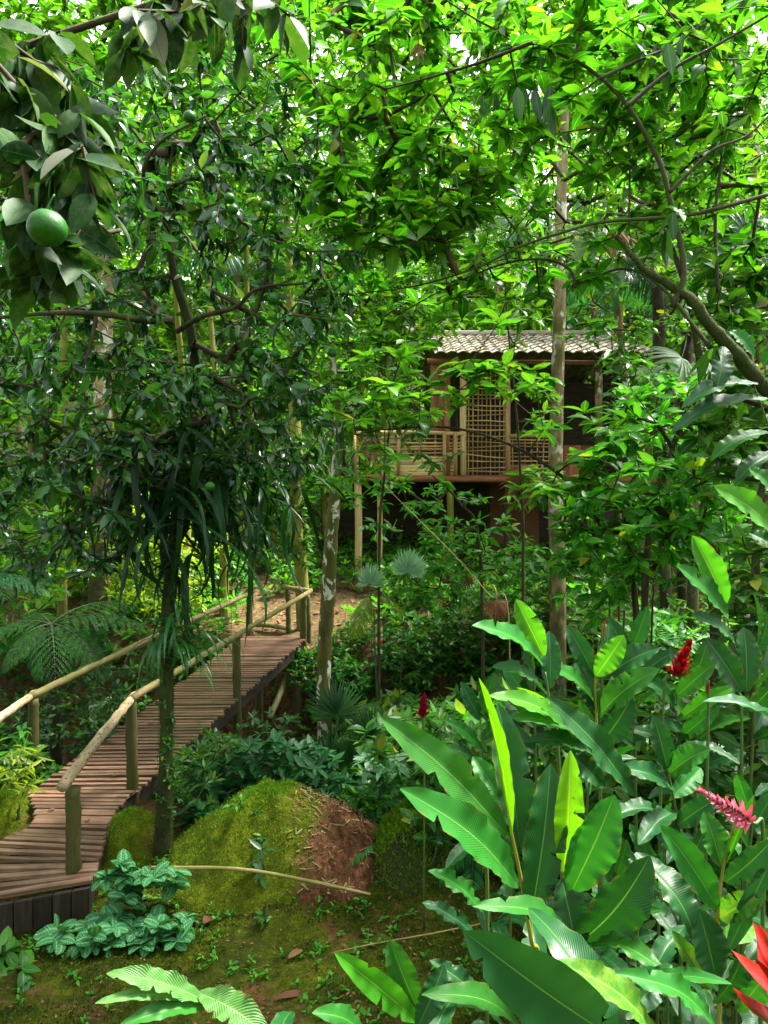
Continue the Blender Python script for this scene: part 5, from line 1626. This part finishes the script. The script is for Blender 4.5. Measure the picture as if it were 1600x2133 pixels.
bushlet('leafy_plant', 'broad leaf sprout over the stick on the earth mound', 'plant', [(548, 1790, 12, 30, 5.45, 5.6, 1)], 4, 'strap_light', 4, .16, .045, rows=3, pitch=(-.3, .6))
bushlet('creeper', 'dark creeper leaves filling the gully left of the footbridge', 'plant', [(130, 1500, 120, 70, 8.2, 10, 1.5), (240, 1420, 110, 50, 9, 11, 1)], 150, 'dark', 7, .1, .045, rows=2)
bushlet('creeper', 'dark creeper leaves under the right side of the footbridge', 'plant', [(470, 1570, 60, 40, 7.6, 9, 1), (560, 1520, 70, 40, 8.4, 10, .8)], 60, 'dark', 7, .11, .04, rows=2)

# bank of dark small leaved plants past the gully, one prototype copied
def proto_bush(name, label, cat, n, h, r_, mat, k, L, W, group, stem='stem_dark', **kw):
    A = R.normal(0, 1, (n, 3)); A = norm(A) * R.uniform(.35, 1, (n, 1)) ** .5
    A = A * [r_, r_, h * .5] + [0, 0, h * .55]
    rt = thing(name, label, cat, (0, 0, 0), group)
    pts, par, r2_, e, tips = grow([[0, 0, -.15], [0, 0, .15 * h]], A, .003, .42, rmax=.03)
    bs, bl_ = Bag(), Bag()
    edge_mesh(bs, pts, par, r2_, e); prisms(bs, [[0, 0, -.2]], [[0, 0, .15 * h]], [.025], [.02])
    kw.setdefault('pitch', (.05, .4))
    sprays(bl_, pts[tips], pts[tips] - pts[par[tips]], k, L, W, **kw)
    bl_.build('leaves', M[mat], rt, (0, 0, 0)); bs.build('stems', M[stem], rt, (0, 0, 0))
    return rt


def scatter(proto, rows):
    first = True
    for px_, d, s_, lab in rows:
        x = (px_ - 800) / F * d
        l = g3(x, d, -.03)
        rz = R.uniform(0, 6.28)
        if first:
            proto.location = l; proto.rotation_euler = (0, 0, rz); proto.scale = (s_,) * 3; proto['label'] = lab; first = False
        else:
            copy_thing(proto, lab, l, rz, s_)


pb = proto_bush('small_leaved_bush', '-', 'bush', 130, 1.1, .6, 'mid', 8, .13, .055, 'dark bushes on the gully bank', back=.1)
scatter(pb, [(745, 10.6, 1.4, 'dark bush on the gully bank just right of the lichen trunk'), (830, 10.9, 1.5, 'dark bush on the gully bank below the silvery fan leaf'),
             (915, 10.6, 1.5, 'dark bush on the gully bank below the curled brown leaf'), (1000, 10.9, 1.6, 'dark bush on the far bank directly below the dry fan leaf'),
             (790, 9.5, 1.8, 'dark bush in the gully between lichen trunk and red flower'), (880, 9.2, 1.9, 'dark bush in the gully straight behind the single red flower'),
             (970, 9.0, 1.9, 'dark bush in the gully behind the left pointing ginger leaves'), (1080, 9.4, 1.9, 'dark bush at the foot of the tall pale trunk'),
             (760, 8.0, 1.3, 'low dark bush in the gully right of the lobed leaf shrub'), (850, 7.6, 1.5, 'low dark bush in the gully behind the feathery plant'),
             (950, 7.4, 1.6, 'low dark bush in the gully behind the broad leaved plant'), (1120, 7.8, 1.5, 'tall dark bush left of the fan of ribbed ginger leaves'),
             (1250, 8.2, 1.6, 'tall dark bush right of the tall pale trunk'), (1400, 8.6, 1.7, 'tall dark bush behind the red ginger flower head'),
             (1540, 8.0, 1.7, 'tall dark bush at the right edge behind the bright erect ginger'),
             (250, 11.6, 1.2, 'dark bush beyond the middle of the left handrail'), (30, 9.2, 1.3, 'dark bush at the left edge below the left handrail'),
             (640, 12.2, .7, 'low dark bush on the bank edge just past the lichen trunk'), (720, 12.0, .8, 'low dark bush on the bank edge below the yellowish palm frond'), (860, 12.1, .9, 'low dark bush on the bank edge below the silvery fan palm'), (960, 12.3, .9, 'low dark bush on the bank edge near the curled brown leaf'), (700, 9.9, 1.3, 'dark bush in the gully right behind the foot of the lichen trunk'), (470, 15.5, 1.0, 'dark bush on the earth bank left of the far end of the footbridge')])
pb = proto_bush('broad_leaved_bush', '-', 'bush', 95, 1.3, .65, 'mid', 8, .16, .062, 'broad leaved bushes in the thicket', back=.1, rows=2)
scatter(pb, [(1180, 6.0, 1.1, 'broad leaved bush left behind the fan of ribbed ginger leaves'), (1330, 6.2, 1.2, 'broad leaved bush behind the stalk of the red flower head'),
             (1480, 5.8, 1.2, 'broad leaved bush between red flower head and bright erect ginger'), (1600, 5.4, 1.2, 'broad leaved bush cut by the right edge'),
             (1080, 12.6, 1.3, 'broad leaved bush under the dark floor of the hut'), (1240, 12.0, 1.4, 'broad leaved bush right of the pale trunk in front of the stilts'),
             (1380, 11.4, 1.5, 'broad leaved bush in front of the right end of the hut'), (1520, 11.0, 1.7, 'broad leaved bush at the right edge past the fan palms'),
             (930, 13.8, 1.0, 'broad leaved bush in front of the mossy hut stilt'), (840, 14.6, .9, 'broad leaved bush beside the pale bamboo stilt'),
             (765, 11.0, 1.0, 'broad leaved bush on the bank below the yellowish palm frond'), (870, 10.6, 1.1, 'broad leaved bush on the bank left of the curled brown leaf'), (965, 10.2, 1.1, 'broad leaved bush on the bank straight below the curled brown leaf'), (700, 8.9, .9, 'broad leaved bush in the gully at the foot of the lichen trunk'), (1300, 9.6, 1.5, 'broad leaved bush standing among the thin stems right of the pale trunk'), (1450, 9.6, 1.7, 'broad leaved bush below the silvery fan palm')])
gp = ginger('ginger plant low in the thicket right behind the nearest ginger', [[(1010, 1640, 4.2), (1005, 1560, 4.2), (1000, 1480, 4.2)]], [
    (1002, 1600, 4.2, 920, 1560, 4.0, 36, gd, .1, LF), (1003, 1560, 4.2, 925, 1500, 4.1, 34, g, .1, LF), (1000, 1500, 4.2, 960, 1420, 4.2, 34, gd, .06, UPF),
    (1004, 1540, 4.2, 1080, 1480, 4.1, 36, gd, .1, RF), (1006, 1590, 4.2, 1085, 1550, 4.0, 36, g, .1, RF), (1000, 1490, 4.2, 1030, 1400, 4.2, 34, g, .05, UPF),
    (1008, 1640, 4.2, 1090, 1610, 4.1, 36, gd, .1, RF), (1008, 1650, 4.2, 930, 1630, 4.1, 36, gd, .1, LF)], group='ginger plants filling the thicket')
for px_, d, s_, lab in [(1120, 4.4, 1.1, 'filler ginger plant at the left of the fan of ribbed leaves, low in shade'), (1330, 4.2, 1.15, 'filler ginger plant under the red flower head, low in shade'),
                        (1460, 4.0, 1.1, 'filler ginger plant above the pink flower, half hidden'), (1580, 4.2, 1.2, 'filler ginger plant at the right edge below the bright erect ginger'),
                        (1230, 3.9, .95, 'filler ginger plant straight behind the yellow young leaf'), (1400, 3.3, .8, 'filler ginger plant left of the pink flower, low in shade'),
                        (1070, 3.6, .75, 'filler ginger plant between the mossy boulder and the nearest ginger'), (1570, 3.2, .85, 'filler ginger plant at the right edge below the pink flower'),
                        (1300, 3.1, .7, 'filler ginger plant between the nearest ginger and the bent leaf')]:
    copy_thing(gp, lab, g3((px_ - 800) / F * d, d), R.uniform(0, 6.28), s_)

fe = fern('fern', 'fern in the gully left below the handrail', g3(*at(120, 1560, 8.4)[:2]), 11, .9, .8, 1.5)
for px_, d, s_, lab in [(250, 10.8, 1.2, 'fern beyond the left handrail behind the citrus trunk'), (760, 7.2, .8, 'fern in the shade right of the lobed leaf shrub'), (640, 7.6, .9, 'fern below the lichen trunk'),
                        (820, 6.3, .75, 'fern left of the mossy boulder plants'), (1000, 6.2, .9, 'fern behind the long pointing ginger leaf'), (1060, 12.2, 1.3, 'light fern under the hut floor right of the sapling'),
                        (1150, 10.2, 1.0, 'fern at the foot of the pale trunk'), (180, 13.5, 1.5, 'fern on the ochre bank behind the tree fern'), (330, 14.8, 1.3, 'fern on the ochre bank behind the citrus trunk'), (30, 13, 1.4, 'fern on the bank at the left edge')]:
    copy_thing(fe, lab, g3((px_ - 800) / F * d, d), R.uniform(0, 6.28), s_)

# low ground cover nobody could count
def cover(name, label, n, xr, yr, hgt, L, W, mat, thr, seed, skip=None, k=6):
    x = R.uniform(*xr, n); y = R.uniform(*yr, n)
    kp = (vnoise(x, y, .9, seed) * .6 + vnoise(x, y, 2.7, seed + 1) * .4) > thr
    if skip is not None: kp &= ~skip(x, y)
    x, y = x[kp], y[kp]
    P = np.stack([x, y, G(x, y) + R.uniform(.02, hgt, len(x))], -1)
    b = Bag()
    A = P.copy(); A[:, 2] = G(x, y) - .02
    prisms(b, A, P, np.full(len(x), .004), np.full(len(x), .003), 3, 1)
    sprays(b, P, np.tile([0, 0, 1.], (len(P), 1)), k, L, W, back=.03, pitch=(.15, .4), mix=.2, rows=2)
    tag(b.build(name, [M[mat], M['stem_dark']]), label, 'undergrowth', kind='stuff')


path_ = lambda x, y: (x > -2.7) & (x < -.9 + (y - 12.5) * .3) & (y < 15.5) & (y > 12.2)
onbr = lambda x, y: (np.abs(x - (-2.96 + (y - 7.3) * .2)) < .75) & (y < 13.2)
cover('undergrowth', 'low leafy undergrowth over the earth bank and wood floor', 9000, (-12, 11), (12.1, 30), .6, .18, .066, 'bright', .36, 21, path_)
cover('undergrowth', 'dark leafy undergrowth lining the gully', 5200, (-6.5, 6), (7.3, 12.8), .6, .15, .06, 'mid', .22, 31, onbr)
cover('undergrowth', 'fresh green undergrowth between the ginger plants', 900, (.9, 4.5), (3.4, 7.6), .45, .13, .05, 'mid', .25, 41)
cover('seedlings', 'scattered tiny green seedlings on the mossy ground', 420, (-3, 1.6), (4.2, 6.4), .05, .045, .02, 'bright', .5, 51, None, 5)
x = R.uniform(-7, 6, 2600); y = R.uniform(12, 19, 2600)
b = Bag()
D = np.stack([R.normal(0, 1, 2600), R.normal(0, 1, 2600), R.normal(.1, .2, 2600)], -1)
sc = R.uniform(.06, .18, 2600)
leaves(b, np.stack([x, y, G(x, y) + .02], -1), D, np.array([0, 0, 1.]) + R.normal(0, .3, (2600, 3)), sc, sc * .45, .6, .3, 2)
tag(b.build('leaf_litter', M['dry']), 'dry leaf litter on the ochre bank past the footbridge', 'leaf litter', kind='stuff')

# thin bare stems of the thicket
def stems(label, rows, r_, mat='bark'):
    A0 = at(*rows[0][0]); loc = g3(A0[0], A0[1])
    rt = thing('thin_stem', label, 'stem', tuple(loc))
    for st in rows:
        P = [at(*q) for q in st]
        f = g3(P[0][0], P[0][1], -.05)
        b = Bag(); tube(b, curve([f] + P if f[2] < P[0][2] - .05 else P, 40), np.linspace(r_, r_ * .4, 40), 6, wob=.05)
        b.build('stem', M[mat], rt, loc)


stems('bundle of thin bare stems rising right of the pale trunk', [[(1330, 1280, 8.2), (1280, 1130, 8.2), (1240, 1060, 8.2), (1190, 1010, 8.2)], [(1300, 1290, 8.3), (1310, 1150, 8.3), (1340, 1000, 8.4)], [(1270, 1300, 8.2), (1260, 1150, 8.2), (1230, 1040, 8.3)], [(1360, 1250, 8.4), (1390, 1100, 8.4), (1400, 960, 8.4)]], .014)
stems('long thin vine slanting down from the hut stilt to the dry fan leaf', [[(1060, 1290, 6.1), (1020, 1240, 6.4), (950, 1160, 7.2), (870, 1080, 8.0), (800, 1010, 8.6)]], .007, 'stick')
stems('thin forked stems right of the red flower head', [[(1480, 1300, 6.0), (1450, 1180, 6.0), (1470, 1050, 6.1)], [(1500, 1300, 6.0), (1520, 1180, 6.1), (1500, 1080, 6.2)]], .01)

# ------------------------------------------------------------------ the wood behind
def forest_proto(name, label, cat, h, base, r_, n, k, L, W, mat, bark, tr_r, group, **kw):
    A = norm(R.normal(0, 1, (n, 3))) * R.uniform(.3, 1, (n, 1)) ** .45
    A = A * [r_, r_, (h - base) / 2] + [0, 0, (h + base) / 2]
    A += R.normal(0, .12 * r_, A.shape)
    rt = thing(name, label, cat, (0, 0, 0), group)
    trk = curve([[0, 0, -.4], [R.normal(0, .1), R.normal(0, .1), h * .3], [R.normal(0, .2), R.normal(0, .2), h * .6], [0, 0, h * .92]], 26)
    bs, bl_, bt = Bag(), Bag(), Bag()
    tube(bt, trk, np.linspace(tr_r, tr_r * .2, 26), 9, wob=.04)
    pts, par, r2_, e, tips = grow(trk[max(3, int(26 * base / h * .7)):], A, .008, .42, rmax=tr_r * .5, step=.6)
    edge_mesh(bs, pts, par, r2_, e)
    kw.setdefault('pitch', (-.1, .45)); kw.setdefault('back', .35)
    sprays(bl_, pts[tips], pts[tips] - pts[par[tips]], k, L, W, nj=.5, **kw)
    bt.build('trunk', M[bark], rt); bs.build('branches', M['twig'], rt); bl_.build('crown', M[mat], rt)
    return rt


fp1 = forest_proto('forest_tree', '-', 'tree', 13, 4.5, 2.9, 330, 14, .27, .1, 'far', 'bark_pale', .17, 'trees of the wood behind')
scatter(fp1, [(-40, 19, 1, 'tall light crowned tree at the far left edge of the wood'), (210, 21, 1.05, 'tall light crowned tree behind the citrus tree, left half'), (480, 20, .95, 'tall light crowned tree behind the far end of the footbridge'),
              (760, 23, 1.1, 'tall light crowned tree beyond the left end of the hut'), (1080, 27, 1.1, 'tall light crowned tree straight behind the hut ridge'), (1330, 25, 1.15, 'tall light crowned tree behind the right end of the hut roof'),
              (1560, 21, 1.05, 'tall light crowned tree at the right edge of the wood'), (920, 30, 1.25, 'tall light crowned tree deep in the wood left of the ridge'), (340, 29, 1.15, 'tall light crowned tree deep in the wood behind the citrus tree'), (1700, 28, 1.2, 'tall light crowned tree beyond the right edge of the photo'),
              (620, 31, 1.0, 'tall light crowned tree deep in the wood above the lichen trunk'), (40, 30, 1.2, 'tall light crowned tree deep in the wood at the upper left')])
fp2 = forest_proto('understory_tree', '-', 'tree', 6.0, 1.3, 1.7, 240, 12, .22, .085, 'far', 'bark_mossy_pale', .09, 'low trees of the wood behind', rows=2)
scatter(fp2, [(60, 15, 1, 'low green tree on the bank at the left edge'), (230, 17, 1.1, 'low green tree on the bank left behind the citrus trunk'), (420, 18, 1.1, 'low green tree on the bank behind the strap leaf tuft'), (560, 19, 1.0, 'low green tree behind the mossy creeper trunk'),
              (690, 19, 1.1, 'low green tree left of the veranda of the hut'), (860, 24, 1.2, 'low green tree behind the left part of the hut'), (1000, 25, 1.35, 'low green tree behind the middle of the hut'), (1180, 24, 1.35, 'low green tree behind the hut, right of the ridge middle'),
              (1450, 18, 1.3, 'low green tree right of the hut'), (1600, 16, 1.3, 'low green tree at the right edge beyond the leaning tree'), (-60, 12, 1.1, 'low green tree just past the left edge')])
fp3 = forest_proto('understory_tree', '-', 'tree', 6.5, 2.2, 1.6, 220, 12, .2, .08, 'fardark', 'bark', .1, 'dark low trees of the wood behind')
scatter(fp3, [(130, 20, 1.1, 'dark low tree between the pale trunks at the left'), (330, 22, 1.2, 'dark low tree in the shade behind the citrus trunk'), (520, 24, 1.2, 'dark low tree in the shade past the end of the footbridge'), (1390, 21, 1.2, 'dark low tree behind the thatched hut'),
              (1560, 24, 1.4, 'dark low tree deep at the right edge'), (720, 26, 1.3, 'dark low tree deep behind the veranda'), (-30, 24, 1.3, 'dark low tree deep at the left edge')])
fp4 = proto_bush('sunlit_bush', '-', 'bush', 130, 2.0, 1.1, 'yellow', 10, .2, .05, 'sunlit yellow-green bushes on the bank', back=.2)  # bright yellow-green leaf colour stands for sunlight on these bushes
scatter(fp4, [(330, 13.8, 1.1, 'sunlit yellow-green bush close behind the left handrail and citrus trunk'), (150, 21, 1.7, 'sunlit yellow-green bush high on the slope between the pale trunks'), (480, 22, 1.7, 'sunlit yellow-green bush high on the slope beyond the strap leaf tuft'), (205, 15.5, 1.2, 'sunlit yellow-green bush on the bank left of the citrus trunk'), (90, 16.5, 1.3, 'sunlit yellow-green bush on the bank behind the tree fern'), (290, 15, 1.0, 'sunlit yellow-green bush just left of the citrus trunk'), (420, 19, 1.1, 'sunlit yellow-green bush glimpsed below the strap leaf tuft'), (-30, 17, 1.0, 'sunlit yellow-green bush at the left edge')])
fp5 = forest_proto('slender_tree', '-', 'tree', 11, 6.5, 1.5, 110, 10, .24, .09, 'far', 'bark_mossy_pale', .1, 'slender pale trunks of the wood behind')
scatter(fp5, [(125, 13.5, 1, 'slender pale trunk nearest the left edge'), (235, 15, 1, 'slender pale trunk second from the left edge'), (385, 16, 1.05, 'slender pale trunk seen through the citrus leaves above the strap tuft'), (465, 14.6, 1, 'slender pale trunk left of the far handrail post'),
              (520, 17.5, 1.1, 'slender pale trunk behind the far end of the footbridge'), (800, 21, 1.1, 'slender pale trunk behind the left railing of the veranda'), (1290, 20, 1.1, 'slender pale trunk rising behind the right half of the roof')])

# a high crown closing the upper left
p0 = g3(-5.2, 13.5, -.3)
trunk_tree('tall_tree', 'tall forest tree spreading bright leaves across the upper left corner above the citrus tree', [p0, p0 + [.1, 0, 4], p0 + [.3, 0, 8], p0 + [.5, -.1, 11.5]], [.2, .17, .12, .05], 'bark_pale',
           region([(300, 40, 380, 110, 11, 15, 2), (60, 120, 160, 90, 11, 14, .6), (560, 60, 160, 130, 11.5, 15, 1), (420, 160, 220, 90, 12, 15, 1), (250, -10, 500, 70, 10.5, 14, 1.4)], 470), 'lime', 10, .24, .09, grow_from=.5, r_tip=.006, rmax=.08)

p0 = g3(7.6, 14.5, -.3)
trunk_tree('tall_tree', 'tall forest tree filling the upper right corner behind the leaning tree', [p0, p0 + [-.1, 0, 4], p0 + [-.5, 0, 8], p0 + [-.9, -.1, 11.5]], [.2, .17, .12, .05], 'bark_pale',
           region([(1350, 90, 350, 150, 11, 15, 2), (1000, 120, 300, 150, 11.5, 15, 1.6), (1450, 380, 200, 150, 12, 15, 1.2), (1000, 380, 260, 110, 12, 15, 1.0), (760, 300, 160, 170, 12, 15, .8), (1100, -10, 560, 70, 10.5, 14, 1.8)], 800), 'far', 11, .21, .08, grow_from=.4, r_tip=.006, rmax=.08)

# the far wood on the hillside reads as one mass
b = Bag()
n = 2600
c = np.stack([R.uniform(-48, 48, n), R.uniform(34, 62, n), np.zeros(n)], -1)
c[:, 2] = G(c[:, 0], c[:, 1]) + R.uniform(.3, 9, n)
k = 16
P = np.repeat(c, k, 0) + R.normal(0, .55, (n * k, 3))
D = np.stack([R.normal(0, 1, n * k), R.normal(0, 1, n * k), R.normal(-.2, .5, n * k)], -1)
leaves(b, P, D, np.array([0, -.2, 1.]) + R.normal(0, .5, (n * k, 3)), R.uniform(.35, .65, n * k), .2, .4, .2, 1)
i = R.integers(0, n, 130)
f = c[i].copy(); f[:, 2] = G(f[:, 0], f[:, 1]) - .3
prisms(b, f, f + np.stack([R.normal(0, .4, 130), R.normal(0, .4, 130), R.uniform(6, 10, 130)], -1), np.full(130, .2), np.full(130, .08), 6, 1)
tag(b.build('far_wood', [M['far'], M['bark']]), 'far wooded hillside closing the view behind the hut', 'wood', kind='stuff')

# unseen wood added round behind the viewer to block sky light
b = Bag()
n = 1500
th = R.uniform(rad(-55), rad(235), n)
rr_ = R.uniform(7, 12, n)
c = np.stack([np.cos(th) * rr_ , -np.sin(th) * rr_ + 1.0, R.uniform(1.5, 11, n)], -1)
c = c[(np.abs(c[:, 0]) > 4.5) | (c[:, 1] < -2)]
k = 14
P = np.repeat(c, k, 0) + R.normal(0, .4, (len(c) * k, 3))
D = np.stack([R.normal(0, 1, len(P)), R.normal(0, 1, len(P)), R.normal(-.2, .5, len(P))], -1)
leaves(b, P, D, np.array([0, 0, 1.]) + R.normal(0, .5, P.shape), R.uniform(.3, .5, len(P)), .16, .4, .2, 1)
i = R.integers(0, len(c), 40)
f = c[i].copy(); f[:, 2] = G(f[:, 0], f[:, 1]) - .3
prisms(b, f, f + np.stack([R.normal(0, .3, 40), R.normal(0, .3, 40), R.uniform(6, 10, 40)], -1), np.full(40, .14), np.full(40, .06), 6, 1)
tag(b.build('sky_blocking_wood', [M['fardark'], M['bark']]), 'unseen dark wood added behind the viewer to block sky light', 'wood', kind='stuff')

# ------------------------------------------------------------------ light
SUN_EL, SUN_AZ = rad(60), rad(65)      # azimuth from +Y towards +X: high, from beyond the hut on the right
w = bpy.data.worlds.new('World')
SC.world = w
w.use_nodes = True
nt = w.node_tree
nt.nodes.clear()
sky = nt.nodes.new('ShaderNodeTexSky'); sky.sky_type = 'NISHITA'; sky.sun_disc = False
sky.sun_elevation = SUN_EL; sky.sun_rotation = SUN_AZ; sky.air_density = 1.0; sky.dust_density = 2.5; sky.ozone_density = 1.0
bg = nt.nodes.new('ShaderNodeBackground'); bg.inputs[1].default_value = 0.15
ou = nt.nodes.new('ShaderNodeOutputWorld')
hs = nt.nodes.new('ShaderNodeHueSaturation'); hs.inputs['Saturation'].default_value = .12   # thin bright cloud
nt.links.new(sky.outputs[0], hs.inputs['Color']); nt.links.new(hs.outputs[0], bg.inputs[0]); nt.links.new(bg.outputs[0], ou.inputs[0])
sd = bpy.data.lights.new('sun', 'SUN'); sd.energy = 3.9; sd.angle = rad(15); sd.color = (1, .95, .86)
so = bpy.data.objects.new('sun', sd); COL.objects.link(so)
sv = Vector((math.sin(SUN_AZ) * math.cos(SUN_EL), math.cos(SUN_AZ) * math.cos(SUN_EL), math.sin(SUN_EL)))
so.rotation_euler = sv.to_track_quat('Z', 'Y').to_euler()
so.location = sv * 60

SC.view_settings.view_transform = 'Standard'
SC.view_settings.look = 'None'
SC.view_settings.exposure = 2.65
SC.view_settings.gamma = 1.0
SC.render.engine = 'CYCLES'
cy = SC.cycles
cy.max_bounces = 8; cy.diffuse_bounces = 4; cy.glossy_bounces = 3; cy.transmission_bounces = 5
cy.caustics_reflective = False; cy.caustics_refractive = False
cy.use_denoising = True
cy.sample_clamp_indirect = 8
